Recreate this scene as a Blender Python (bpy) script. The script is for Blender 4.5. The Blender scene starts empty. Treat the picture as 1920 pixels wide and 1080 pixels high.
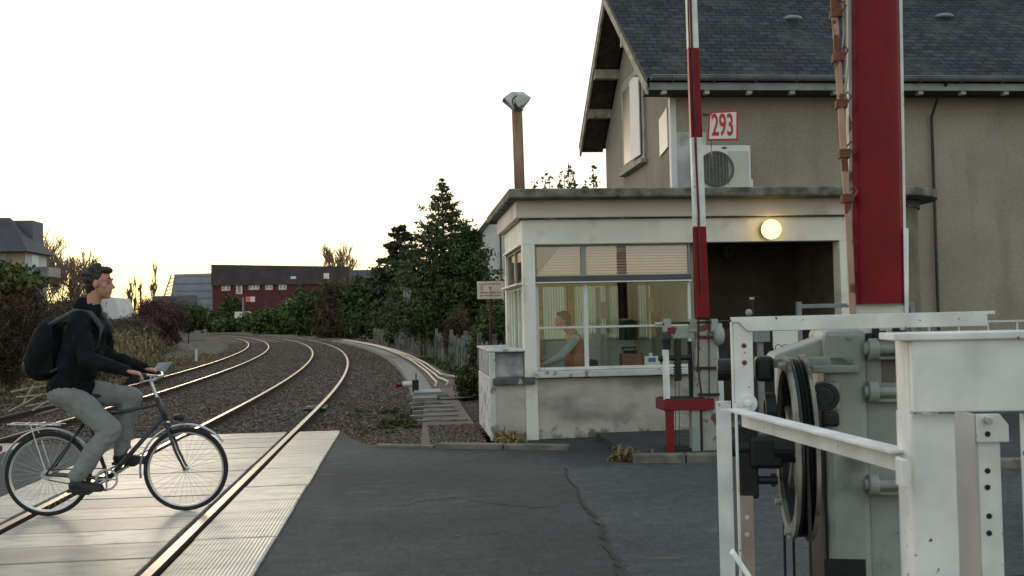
import bpy, math, random
import numpy as np
from mathutils import Vector, Matrix, noise
random.seed(7); rng = np.random.default_rng(7)
S = bpy.context.scene; COL = S.collection
R = math.radians
# ------------------------------------------------------------------ camera
F = 1900.0; H = 1.55
th = math.atan(200/F); pt = math.atan(58/F); rl = R(1.2)
FW = Vector((math.sin(th)*math.cos(pt), math.cos(th)*math.cos(pt), math.sin(pt)))
R0 = Vector((math.cos(th), -math.sin(th), 0)); U0 = R0.cross(FW)
RC = math.cos(rl)*R0 - math.sin(rl)*U0; UC = math.sin(rl)*R0 + math.cos(rl)*U0
cam = bpy.data.cameras.new('camera'); cam.sensor_width = 36; cam.lens = F/1920*36
cam.clip_start = 0.05; cam.clip_end = 3000
co = bpy.data.objects.new('camera', cam); COL.objects.link(co)
m = Matrix.Identity(4)
for i in range(3): m[i][0] = RC[i]; m[i][1] = UC[i]; m[i][2] = -FW[i]; m[i][3] = (0, 0, H)[i]
co.matrix_world = m; S.camera = co
cam.dof.use_dof = True; cam.dof.focus_distance = 11.0; cam.dof.aperture_fstop = 5.6
# ------------------------------------------------------------------ world, sun, exposure
SUN_AZ = R(-15.0); SUN_EL = R(3.5)
W = bpy.data.worlds.new('World'); S.world = W; W.use_nodes = True
nt = W.node_tree; bg = nt.nodes['Background']
sky = nt.nodes.new('ShaderNodeTexSky'); sky.sky_type = 'NISHITA'; sky.sun_disc = False
sky.sun_elevation = SUN_EL; sky.sun_rotation = SUN_AZ; sky.air_density = 1.0; sky.dust_density = 1.2; sky.ozone_density = 1.0
hs = nt.nodes.new('ShaderNodeHueSaturation'); hs.inputs['Saturation'].default_value = 1.3
gm = nt.nodes.new('ShaderNodeGamma'); gm.inputs['Gamma'].default_value = 0.26
nt.links.new(sky.outputs[0], gm.inputs['Color']); nt.links.new(gm.outputs[0], hs.inputs['Color']); nt.links.new(hs.outputs[0], bg.inputs[0]); bg.inputs[1].default_value = 0.15
sl = bpy.data.lights.new('sun', 'SUN'); sl.energy = 0.12; sl.angle = R(12); sl.color = (1, .82, .6)
so = bpy.data.objects.new('sun', sl); COL.objects.link(so)
sd = Vector((math.sin(SUN_AZ)*math.cos(SUN_EL), math.cos(SUN_AZ)*math.cos(SUN_EL), math.sin(SUN_EL)))
so.rotation_euler = sd.to_track_quat('Z', 'Y').to_euler()
S.view_settings.view_transform = 'Standard'; S.view_settings.look = 'None'
S.view_settings.exposure = 2.6; S.view_settings.gamma = 1

# ------------------------------------------------------------------ pixel helpers (used to survey the place)
def ray(x, y): return FW + RC*((x-960)/F) + UC*((540-y)/F)
def at(x, y, Y): d = ray(x, y); return Vector((0, 0, H)) + d*(Y/d.y)
def atz(x, y, z=0.): d = ray(x, y); return Vector((0, 0, H)) + d*((z-H)/d.z)
def atx(x, y, X): d = ray(x, y); return Vector((0, 0, H)) + d*(X/d.x)

# ------------------------------------------------------------------ materials
MATS = {}
def nodes(name):
    M = bpy.data.materials.new(name); M.use_nodes = True
    t = M.node_tree; b = t.nodes['Principled BSDF']; MATS[name] = M
    return M, t, b
def tex(t, kind, scale, detail=6, coord='Object', stretch=None):
    tc = t.nodes.new('ShaderNodeTexCoord'); n = t.nodes.new(kind); n.inputs['Scale'].default_value = scale
    if 'Detail' in n.inputs: n.inputs['Detail'].default_value = detail
    if stretch:
        mp = t.nodes.new('ShaderNodeMapping'); mp.inputs['Scale'].default_value = stretch
        t.links.new(tc.outputs[coord], mp.inputs[0]); t.links.new(mp.outputs[0], n.inputs['Vector'])
    else: t.links.new(tc.outputs[coord], n.inputs['Vector'])
    return n
def ramp(t, src, stops):
    r = t.nodes.new('ShaderNodeValToRGB'); e = r.color_ramp.elements
    while len(e) < len(stops): e.new(.5)
    for k, (p, c) in enumerate(stops):
        e[k].position = p; e[k].color = (*c, 1) if len(c) == 3 else (c[0], c[0], c[0], 1)
    t.links.new(src, r.inputs[0]); return r
def mix(t, fac, a, b, kind='MIX'):
    n = t.nodes.new('ShaderNodeMix'); n.data_type = 'RGBA'; n.blend_type = kind
    if isinstance(fac, float): n.inputs[0].default_value = fac
    else: t.links.new(fac, n.inputs[0])
    for k, v in ((6, a), (7, b)):
        if isinstance(v, tuple): n.inputs[k].default_value = (*v, 1)
        else: t.links.new(v, n.inputs[k])
    return n.outputs[2]
def bump(t, b, src, strength, dist=.01, prev=None):
    n = t.nodes.new('ShaderNodeBump'); n.inputs['Strength'].default_value = strength; n.inputs['Distance'].default_value = dist
    t.links.new(src, n.inputs['Height'])
    if prev: t.links.new(prev.outputs[0], n.inputs['Normal'])
    t.links.new(n.outputs[0], b.inputs['Normal']); return n
def sc(c, f): return tuple(v*f for v in c)
def plain(name, c, rough=.7, var=.25, scale=3., met=0., bmp=.15, bscale=40., spec=.4, stain=None, stain_scale=2., stain_at=.58, stain_w=.1, stretch=None, dist=.006):
    M, t, b = nodes(name)
    n = tex(t, 'ShaderNodeTexNoise', scale, stretch=stretch); col = ramp(t, n.outputs['Fac'], [(.3, sc(c, 1-var)), (.7, sc(c, 1+var))]).outputs[0]
    if stain:
        s = tex(t, 'ShaderNodeTexNoise', stain_scale, 10, stretch=stretch)
        f = ramp(t, s.outputs['Fac'], [(stain_at, (0,)), (stain_at+stain_w, (1,))]); col = mix(t, f.outputs[0], col, stain)
    t.links.new(col, b.inputs['Base Color']); b.inputs['Roughness'].default_value = rough
    b.inputs['Metallic'].default_value = met; b.inputs['Specular IOR Level'].default_value = spec
    if bmp:
        k = tex(t, 'ShaderNodeTexNoise', bscale, 8); bump(t, b, k.outputs['Fac'], bmp, dist)
    return M
def rusty(name, c, rust=(.16, .05, .02), at_=.63, scale=9., rough=.55, grime=.3):
    M, t, b = nodes(name)
    n = tex(t, 'ShaderNodeTexNoise', 5., 8); col = ramp(t, n.outputs['Fac'], [(.3, sc(c, 1-grime)), (.65, c)]).outputs[0]
    s = tex(t, 'ShaderNodeTexNoise', scale, 12); f = ramp(t, s.outputs['Fac'], [(at_, (0,)), (at_+.03, (1,))])
    v = tex(t, 'ShaderNodeTexNoise', 2.2, 6, stretch=(6, 6, .8)); g = ramp(t, v.outputs['Fac'], [(.55, (0,)), (.8, (.5,))])
    col = mix(t, g.outputs[0], col, sc(c, .55)); col = mix(t, f.outputs[0], col, rust)
    t.links.new(col, b.inputs['Base Color']); b.inputs['Roughness'].default_value = rough; b.inputs['Specular IOR Level'].default_value = .35
    bump(t, b, s.outputs['Fac'], .12, .008); return M
def leafmat(name, c, var=.5, tint=None, rough=.75):
    M, t, b = nodes(name)
    g = t.nodes.new('ShaderNodeNewGeometry')
    col = ramp(t, g.outputs['Random Per Island'], [(0, sc(c, 1-var)), (.6, c), (1, tint or sc(c, 1+var))]).outputs[0]
    n = tex(t, 'ShaderNodeTexNoise', .9, 3); k = ramp(t, n.outputs['Fac'], [(.35, (.55, .55, .55)), (.65, (1.25, 1.2, 1.0))])
    col = mix(t, 1.0, col, k.outputs[0], 'MULTIPLY')
    t.links.new(col, b.inputs['Base Color']); b.inputs['Roughness'].default_value = rough; b.inputs['Specular IOR Level'].default_value = .2
    return M

WHITE = rusty('white_steel_paint', (.76, .77, .745), at_=.675, scale=24)
REDP = rusty('red_steel_paint', (.17, .006, .011), rust=(.5, .45, .4), at_=.74, scale=14, rough=.45, grime=.25)
REDF = rusty('red_boom_paint', (.19, .005, .012), rust=(.09, .006, .008), at_=.66, scale=4, rough=.42, grime=.3)
RUST = plain('rusty_iron', (.14, .05, .03), .85, .5, 14, bmp=.4)
RUSTD = plain('dark_rust', (.055, .024, .018), .85, .5, 14, bmp=.3)
RUSTW = rusty('rusted_white_rod', (.42, .26, .20), rust=(.14, .03, .015), at_=.52, scale=7)
PIPEW = rusty('stained_post', (.36, .37, .33), rust=(.13, .05, .03), at_=.56, scale=6)
REDF.node_tree.nodes['Principled BSDF'].inputs['Specular IOR Level'].default_value = .18
GREYM = plain('grey_cast_iron', (.27, .295, .27), .5, .22, 2.2, bmp=.12, bscale=60, stain=(.035, .035, .033), stain_scale=2.6, stain_at=.53, stain_w=.2)
GREYP = plain('grey_wheel_paint', (.20, .20, .17), .65, .35, 6, bmp=.2, stain=(.05, .045, .038), stain_scale=5, stain_at=.54, stain_w=.1)
BLACKM = plain('greasy_black_metal', (.010, .010, .013), .5, .4, 8, bmp=.2)
ROPE = plain('steel_cable', (.028, .027, .027), .5, .4, 50, met=.3, bmp=.3, bscale=120)
CREAM = plain('booth_paint', (.70, .685, .62), .75, .10, 1.6, bmp=.12, bscale=25, stain=(.40, .37, .31), stain_scale=2.4, stain_at=.56, stain_w=.25)
CREAM2 = plain('cornice_paint', (.60, .555, .49), .8, .10, 1.3, bmp=.12, bscale=25, stain=(.36, .32, .27), stain_scale=2.1, stain_at=.55, stain_w=.2)
SLABM = plain('mossy_concrete', (.15, .15, .125), .92, .5, 5, bmp=.6, bscale=25, stain=(.055, .06, .04), stain_scale=3.4, stain_at=.5, stain_w=.15, dist=.02)
PEEL = plain('peeling_white', (.52, .52, .50), .85, .15, 4, bmp=.5, bscale=18, stain=(.2, .19, .18), stain_scale=6, stain_at=.56, stain_w=.06)
LEDGE = plain('dark_ledge', (.085, .09, .095), .8, .4, 7, bmp=.4, stain=(.33, .33, .31), stain_scale=8, stain_at=.62, stain_w=.05)
GREYPEEL = plain('grey_weathered_render', (.28, .29, .295), .85, .45, 5, bmp=.4, stain=(.42, .42, .40), stain_scale=5, stain_at=.56, stain_w=.1)
def make_base():
    M, t, b = nodes('stained_base_render')
    n = tex(t, 'ShaderNodeTexNoise', 2.2, 8); col = ramp(t, n.outputs['Fac'], [(.3, (.33, .31, .27)), (.7, (.52, .49, .43))]).outputs[0]
    s = tex(t, 'ShaderNodeTexNoise', 1.1, 9, stretch=(1, 1, 2.4)); f = ramp(t, s.outputs['Fac'], [(.48, (0,)), (.64, (.62,))]); col = mix(t, f.outputs[0], col, (.12, .115, .105))
    s = tex(t, 'ShaderNodeTexNoise', 7, 9); tc = t.nodes.new('ShaderNodeTexCoord'); sp = t.nodes.new('ShaderNodeSeparateXYZ'); t.links.new(tc.outputs['Object'], sp.inputs[0])
    mm = t.nodes.new('ShaderNodeMath'); mm.operation = 'MULTIPLY_ADD'; t.links.new(sp.outputs[2], mm.inputs[0]); mm.inputs[1].default_value = -1.1; t.links.new(s.outputs['Fac'], mm.inputs[2])
    f = ramp(t, mm.outputs[0], [(.38, (0,)), (.55, (.85,))]); col = mix(t, f.outputs[0], col, (.085, .08, .05))
    t.links.new(col, b.inputs['Base Color']); b.inputs['Roughness'].default_value = .9
    k = tex(t, 'ShaderNodeTexNoise', 35, 8); bump(t, b, k.outputs['Fac'], .3, .01); return M
BASEM = make_base()
def make_stucco():
    M, t, b = nodes('house_stucco')
    n = tex(t, 'ShaderNodeTexNoise', .9, 8); col = ramp(t, n.outputs['Fac'], [(.3, (.255, .228, .185)), (.7, (.335, .30, .245))]).outputs[0]
    k = tex(t, 'ShaderNodeTexNoise', 26, 6); f = ramp(t, k.outputs['Fac'], [(.35, (.89, .89, .89)), (.65, (1.08, 1.08, 1.08))]); col = mix(t, 1., col, f.outputs[0], 'MULTIPLY')
    s = tex(t, 'ShaderNodeTexNoise', 1.4, 9, stretch=(1.5, 1.5, .3)); g = ramp(t, s.outputs['Fac'], [(.55, (0,)), (.72, (.6,))]); col = mix(t, g.outputs[0], col, (.19, .165, .13))
    t.links.new(col, b.inputs['Base Color']); b.inputs['Roughness'].default_value = .95; b.inputs['Specular IOR Level'].default_value = .15
    bump(t, b, k.outputs['Fac'], .35, .012); return M
STUCCO = make_stucco()
def make_slate():
    M, t, b = nodes('slate_tiles')
    tc = t.nodes.new('ShaderNodeTexCoord'); br = t.nodes.new('ShaderNodeTexBrick')
    br.inputs['Scale'].default_value = 1.0; br.inputs['Brick Width'].default_value = .27; br.inputs['Row Height'].default_value = .17
    br.inputs['Mortar Size'].default_value = .016; br.inputs['Mortar Smooth'].default_value = .3
    br.inputs['Color1'].default_value = (.022, .026, .030, 1); br.inputs['Color2'].default_value = (.046, .051, .058, 1); br.inputs['Mortar'].default_value = (.006, .006, .007, 1)
    t.links.new(tc.outputs['UV'], br.inputs['Vector'])
    n = tex(t, 'ShaderNodeTexNoise', 1.1, 8); f = ramp(t, n.outputs['Fac'], [(.5, (0,)), (.72, (.75,))])
    n2 = tex(t, 'ShaderNodeTexNoise', 6, 8); f2 = ramp(t, n2.outputs['Fac'], [(.35, (.65, .65, .65)), (.7, (1.3, 1.3, 1.3))])
    col = mix(t, f.outputs[0], br.outputs['Color'], (.062, .066, .060)); col = mix(t, 1., col, f2.outputs[0], 'MULTIPLY')
    t.links.new(col, b.inputs['Base Color']); b.inputs['Roughness'].default_value = .75; b.inputs['Specular IOR Level'].default_value = .1
    sx = t.nodes.new('ShaderNodeSeparateXYZ'); t.links.new(tc.outputs['UV'], sx.inputs[0])
    mo = t.nodes.new('ShaderNodeMath'); mo.operation = 'FRACT'; dv = t.nodes.new('ShaderNodeMath'); dv.operation = 'DIVIDE'; dv.inputs[1].default_value = .17
    t.links.new(sx.outputs[1], dv.inputs[0]); t.links.new(dv.outputs[0], mo.inputs[0])
    iv = t.nodes.new('ShaderNodeMath'); iv.operation = 'SUBTRACT'; iv.inputs[0].default_value = 1; t.links.new(mo.outputs[0], iv.inputs[1])
    a = bump(t, b, iv.outputs[0], .8, .02); bump(t, b, br.outputs['Fac'], -.6, .012, a); return M
SLATE = make_slate()
ZINC = plain('zinc', (.17, .20, .205), .45, .25, 3, met=.35, bmp=.05)
WOODG = plain('weathered_board', (.15, .145, .125), .9, .5, 7, bmp=.5, stretch=(1, 1, 6), stain=(.05, .05, .04), stain_scale=4, stain_at=.55, stain_w=.12)
WOODD = plain('dark_soffit_board', (.055, .042, .032), .9, .4, 6, bmp=.3)
WOODW = plain('greyed_white_beam', (.36, .34, .28), .85, .3, 6, bmp=.3, stain=(.17, .14, .1), stain_scale=5)
STONE = plain('pale_stone_trim', (.36, .34, .29), .9, .2, 4, bmp=.3)
WHITEP = plain('white_shutter_paint', (.62, .62, .62), .6, .06, 3, bmp=.03)
PATCH = plain('grey_white_wall_paint', (.42, .44, .44), .85, .22, 2.0, bmp=.2, stain=(.26, .26, .25), stain_scale=2.5, stain_at=.52, stain_w=.2)
def make_asphalt(name, lo, hi, s=1.):
    M, t, b = nodes(name)
    n = tex(t, 'ShaderNodeTexNoise', .55, 9); col = ramp(t, n.outputs['Fac'], [(.3, (lo*.93, lo*1.06, lo*1.05)), (.7, (hi*.94, hi*1.04, hi*1.02))]).outputs[0]
    v = tex(t, 'ShaderNodeTexVoronoi', 95); f = ramp(t, v.outputs['Distance'], [(.0, (1.7, 1.7, 1.7)), (.45, (.65, .65, .65))]); col = mix(t, .55, col, f.outputs[0], 'MULTIPLY')
    k = tex(t, 'ShaderNodeTexNoise', 28, 5); g = ramp(t, k.outputs['Fac'], [(.3, (.75, .75, .75)), (.7, (1.3, 1.3, 1.3))]); col = mix(t, 1., col, g.outputs[0], 'MULTIPLY')
    h_ = tex(t, 'ShaderNodeTexNoise', 7, 10); i_ = ramp(t, h_.outputs['Fac'], [(.32, (.82, .82, .82)), (.68, (1.2, 1.2, 1.19))]); col = mix(t, 1., col, i_.outputs[0], 'MULTIPLY')
    w = tex(t, 'ShaderNodeTexNoise', 3.1, 10, stretch=(.5, 1.6, 1)); u = ramp(t, w.outputs['Fac'], [(.62, (0,)), (.72, (.5,))]); col = mix(t, u.outputs[0], col, (.12, .12, .11))
    t.links.new(col, b.inputs['Base Color']); b.inputs['Roughness'].default_value = .85; b.inputs['Specular IOR Level'].default_value = .3
    a = bump(t, b, v.outputs['Distance'], .5, .006); bump(t, b, k.outputs['Fac'], .25, .01, a); return M
ASPH = make_asphalt('asphalt', .035, .076); ASPH2 = make_asphalt('asphalt_patch', .052, .09); BITUMEN = plain('bitumen', (.008, .008, .008), .6, .3, 20)
def make_slabs(name, axis, c, ribs):
    M, t, b = nodes(name)
    n = tex(t, 'ShaderNodeTexNoise', 1.3, 9); col = ramp(t, n.outputs['Fac'], [(.3, sc(c, .72)), (.7, sc(c, 1.12))]).outputs[0]
    g = t.nodes.new('ShaderNodeNewGeometry'); f = ramp(t, g.outputs['Random Per Island'], [(0, (.58, .56, .53)), (.4, (.9, .89, .87)), (1, (1.12, 1.1, 1.05))]); col = mix(t, 1., col, f.outputs[0], 'MULTIPLY')
    s = tex(t, 'ShaderNodeTexNoise', 4, 10, stretch=(1, 2.5, 1)); u = ramp(t, s.outputs['Fac'], [(.50, (0,)), (.68, (.75,))]); col = mix(t, u.outputs[0], col, sc(c, .42))
    s2 = tex(t, 'ShaderNodeTexNoise', 1.6, 12, stretch=(.35, 3.2, 1)); u2 = ramp(t, s2.outputs['Fac'], [(.52, (0,)), (.66, (.6,))]); col = mix(t, u2.outputs[0], col, sc(c, .38))
    t.links.new(col, b.inputs['Base Color']); b.inputs['Roughness'].default_value = .46; b.inputs['Specular IOR Level'].default_value = .5
    w = tex(t, 'ShaderNodeTexWave', ribs, 0); w.bands_direction = axis; w.wave_profile = 'SIN'
    k = tex(t, 'ShaderNodeTexNoise', 30, 8); a = bump(t, b, w.outputs['Fac'], .38 if axis == 'X' else .2, .010); bump(t, b, k.outputs['Fac'], .25, .01, a); return M
SLABC = make_slabs('crossing_slabs', 'Y', (.50, .465, .41), 13.0); SLABR = make_slabs('ribbed_crossing_slabs', 'X', (.46, .44, .395), 12.0)
BALL = plain('ballast_floor', (.056, .044, .035), .95, .5, 8, bmp=1., bscale=22, stain=(.05, .034, .025), stain_scale=1.5, stain_at=.5, stain_w=.15, dist=.05)
def make_stone():
    M, t, b = nodes('ballast_stones'); g = t.nodes.new('ShaderNodeNewGeometry')
    col = ramp(t, g.outputs['Random Per Island'], [(0, (.045, .035, .028)), (.5, (.105, .085, .068)), (.85, (.15, .13, .108)), (1, (.26, .245, .215))]).outputs[0]
    n = tex(t, 'ShaderNodeTexNoise', .7, 6); f = ramp(t, n.outputs['Fac'], [(.4, (1.15, .86, .76)), (.6, (.95, 1., .95))]); col = mix(t, 1., col, f.outputs[0], 'MULTIPLY')
    t.links.new(col, b.inputs['Base Color']); b.inputs['Roughness'].default_value = .9; return M
STONES = make_stone()
GROUND = plain('earth', (.06, .055, .035), .95, .5, .6, bmp=.8, bscale=8, stain=(.05, .07, .025), stain_scale=.25, stain_at=.5, dist=.05)
RAILTOP = plain('polished_rail_head', (.33, .305, .27), .36, .1, 4, met=.9, bmp=.03)
RAILSIDE = plain('rusty_rail_web', (.055, .03, .02), .85, .4, 9)
CONC = plain('pale_concrete', (.21, .20, .18), .9, .3, 3, bmp=.4, stain=(.15, .14, .12), stain_scale=2.6, stain_at=.52)
KERB = plain('kerb_stone', (.165, .15, .125), .9, .35, 4, bmp=.4, stain=(.1, .09, .07), stain_scale=3)
BOARD = plain('trodden_path', (.13, .105, .085), .95, .45, 5, bmp=.6, stretch=(.5, 4, 1))
PIPE = plain('pale_conduit', (.36, .33, .28), .6, .15, 5)
BARK = plain('bark', (.07, .055, .04), .95, .4, 9, bmp=.6); BIRCH = plain('pale_bark', (.22, .16, .11), .9, .4, 9)
TWIG = plain('brown_twigs', (.13, .085, .06), .95, .4, 3, bmp=0); TWIGR = leafmat('red_brown_twigs', (0.106, 0.053, 0.053), .4)
TWIGB = leafmat('brown_brush', (0.094, 0.069, 0.050), .45, (0.163, 0.112, 0.075)); DRY = leafmat('dry_grass', (.22, .18, .10), .4, (.34, .29, .17))
TWIGG = leafmat('grey_brown_brush', (0.125, 0.100, 0.090), .35)
LEAF = leafmat('dark_evergreen_leaves', (0.050, 0.083, 0.030), .5, (0.106, 0.150, 0.053)); LEAF2 = leafmat('mid_green_leaves', (0.077, 0.115, 0.037), .5, (0.150, 0.188, 0.069))
LEAF3 = leafmat('blue_green_needles', (0.075, 0.103, 0.053), .45, (0.138, 0.163, 0.088)); LEAFH = leafmat('olive_hedge_leaves', (0.073, 0.090, 0.033), .4, (0.125, 0.138, 0.056))
CEDAR = leafmat('dark_cedar_needles', (0.053, 0.065, 0.050), .4)
SKIN = plain('skin', (.40, .20, .14), .5, .08, 6, bmp=.02); HAIRM = plain('dark_hair', (.018, .013, .011), .6, .4, 40, bmp=.6, bscale=90)
HAIRB = plain('brown_hair', (.10, .055, .035), .6, .4, 40, bmp=.6, bscale=90)
BLACKC = plain('black_jacket_cloth', (.007, .0075, .009), .8, .35, 7, bmp=.35, bscale=14, dist=.02, spec=.12); GREYC = plain('grey_trouser_cloth', (.19, .20, .195), .85, .12, 5, bmp=.35, bscale=11, dist=.03)
BLUEG = plain('dark_blue_grey_nylon', (.035, .042, .05), .6, .25, 6, bmp=.25, bscale=18, dist=.02); SHOE = plain('black_shoe', (.012, .012, .013), .5, .2, 9)
VEST = plain('brown_vest_cloth', (.38, .17, .10), .85, .15, 6, bmp=.3, bscale=20, dist=.02); SLEEVE = plain('pale_grey_knit', (.33, .36, .34), .9, .12, 20, bmp=.3)
TYRE = plain('tyre_rubber', (.013, .013, .014), .7, .2, 20); ALU = plain('aluminium', (.5, .5, .5), .35, .08, 8, met=.9, bmp=.02)
FRAMEP = plain('bicycle_frame_paint', (.03, .032, .04), .35, .15, 4, bmp=.02); MUDG = plain('silver_mudguard', (.36, .37, .40), .35, .1, 4, met=.5)
BRICKR = plain('dark_red_cladding', (.085, .021, .023), .8, .25, .5, bmp=.1, bscale=4); ROOFD = plain('dark_roof_sheet', (.058, .047, .050), .8, .25, .4, bmp=.1)
GLASSB = plain('blue_grey_cladding', (.25, .27, .30), .5, .1, .3, bmp=0); SLATEF = plain('far_slate', (.045, .047, .055), .7, .25, 1.2, bmp=.2, bscale=8)
BEIGE = plain('far_beige_render', (.36, .30, .235), .9, .15, 1, bmp=.1); WHITER = plain('white_render', (.55, .55, .53), .9, .1, .8, bmp=.1)
WINWHITE = plain('window_white', (.65, .65, .63), .5, .05, 3, bmp=0); WINRED = plain('bright_red_surround', (.24, .022, .02), .6, .1, 3, bmp=0)
ORANGE = plain('orange_panel', (.75, .16, .06), .6, .1, 3, bmp=0)
PALEPAN = plain('pale_interior_panel', (.62, .64, .60), .6, .06, 2, bmp=.02); YWOOD = plain('yellow_wood', (.50, .38, .23), .6, .2, 5, bmp=.1, stretch=(1, 1, 5))
DARKCUR = plain('dark_curtain', (.055, .06, .05), .9, .3, 5, bmp=.2); PBROWN = plain('brown_box', (.15, .065, .045), .6, .2, 5, bmp=.1)
PLASTW = plain('white_plastic', (.62, .62, .58), .4, .05, 3, bmp=.01); PLASTB = plain('black_plastic', (.012, .012, .013), .4, .1, 3, bmp=.02)
BLUE = plain('blue_label', (.07, .14, .38), .5, .1, 3, bmp=0); BLUEL = plain('blue_badge', (.02, .06, .22), .4, .1, 3, bmp=0)
SIGNW = plain('enamel_white', (.62, .60, .55), .35, .08, 4, bmp=.03, stain=(.25, .13, .08), stain_scale=5, stain_at=.68, stain_w=.05); SIGNR = plain('enamel_red', (.36, .012, .03), .4, .12, 6, bmp=.02)
SIGNRUST = plain('rusty_notice_enamel', (.68, .60, .50), .6, .15, 3, bmp=.1, stain=(.22, .09, .04), stain_scale=4.5, stain_at=.55, stain_w=.12)
LETTER = plain('faded_lettering', (.30, .13, .09), .7, .2, 6, bmp=0)
FAN = plain('fan_grille', (.075, .08, .075), .6, .2, 6, bmp=.05); ACW = plain('air_conditioner_white', (.60, .60, .56), .5, .06, 3, bmp=.02); ACG = plain('air_conditioner_cream', (.46, .45, .39), .55, .06, 3, bmp=.02)
FLUE = plain('stained_flue', (.23, .15, .10), .7, .4, 4, bmp=.1, stain=(.09, .05, .03), stain_scale=2.2, stretch=(3, 3, .6)); GALV = plain('galvanised_cowl', (.42, .43, .44), .4, .2, 5, met=.5, bmp=.05)
BLINDM = plain('sky_pink_blind_slats', (.68, .53, .47), .5, .06, 2, bmp=.02); BLINDG = plain('dark_blind_rail', (.06, .07, .08), .5, .2, 3, bmp=.02)  # slats tinted pink in place of the sky reflection in the upper panes
FENCEM = plain('grey_fence_concrete', (.15, .15, .135), .95, .45, 3, bmp=.5, stain=(.05, .065, .03), stain_scale=2, stain_at=.5); BRICK = plain('red_brick', (.22, .07, .045), .9, .3, 4, bmp=.3)
def make_glass(name, refl, tint=(1, 1, 1)):
    M = bpy.data.materials.new(name); M.use_nodes = True; t = M.node_tree; t.nodes.clear()
    o = t.nodes.new('ShaderNodeOutputMaterial'); a = t.nodes.new('ShaderNodeBsdfTransparent'); a.inputs[0].default_value = (*tint, 1)
    g = t.nodes.new('ShaderNodeBsdfGlossy'); g.inputs['Roughness'].default_value = .02
    x = t.nodes.new('ShaderNodeMixShader'); x.inputs[0].default_value = refl
    t.links.new(a.outputs[0], x.inputs[1]); t.links.new(g.outputs[0], x.inputs[2]); t.links.new(x.outputs[0], o.inputs[0]); return M
GLASS = make_glass('window_glass', .045, (.95, .98, .95)); FILM = make_glass('filmed_glass', .13, (.9, .88, .86))
def make_curtain():
    M = bpy.data.materials.new('net_curtain'); M.use_nodes = True; t = M.node_tree; t.nodes.clear()
    o = t.nodes.new('ShaderNodeOutputMaterial'); a = t.nodes.new('ShaderNodeBsdfTranslucent'); d = t.nodes.new('ShaderNodeBsdfDiffuse'); x = t.nodes.new('ShaderNodeMixShader')
    a.inputs[0].default_value = (.62, .72, .68, 1); d.inputs[0].default_value = (.5, .55, .52, 1); x.inputs[0].default_value = .35
    t.links.new(a.outputs[0], x.inputs[1]); t.links.new(d.outputs[0], x.inputs[2]); t.links.new(x.outputs[0], o.inputs[0]); return M
CURT = make_curtain()
def make_emit(name, c, s):
    M, t, b = nodes(name); b.inputs['Base Color'].default_value = (.8, .75, .6, 1); b.inputs['Emission Color'].default_value = (*c, 1); b.inputs['Emission Strength'].default_value = s; return M
LAMPM = make_emit('lit_globe', (1, .66, .2), .62); MATS['lit_globe'].node_tree.nodes['Principled BSDF'].inputs['Base Color'].default_value = (.25, .18, .06, 1)

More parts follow.
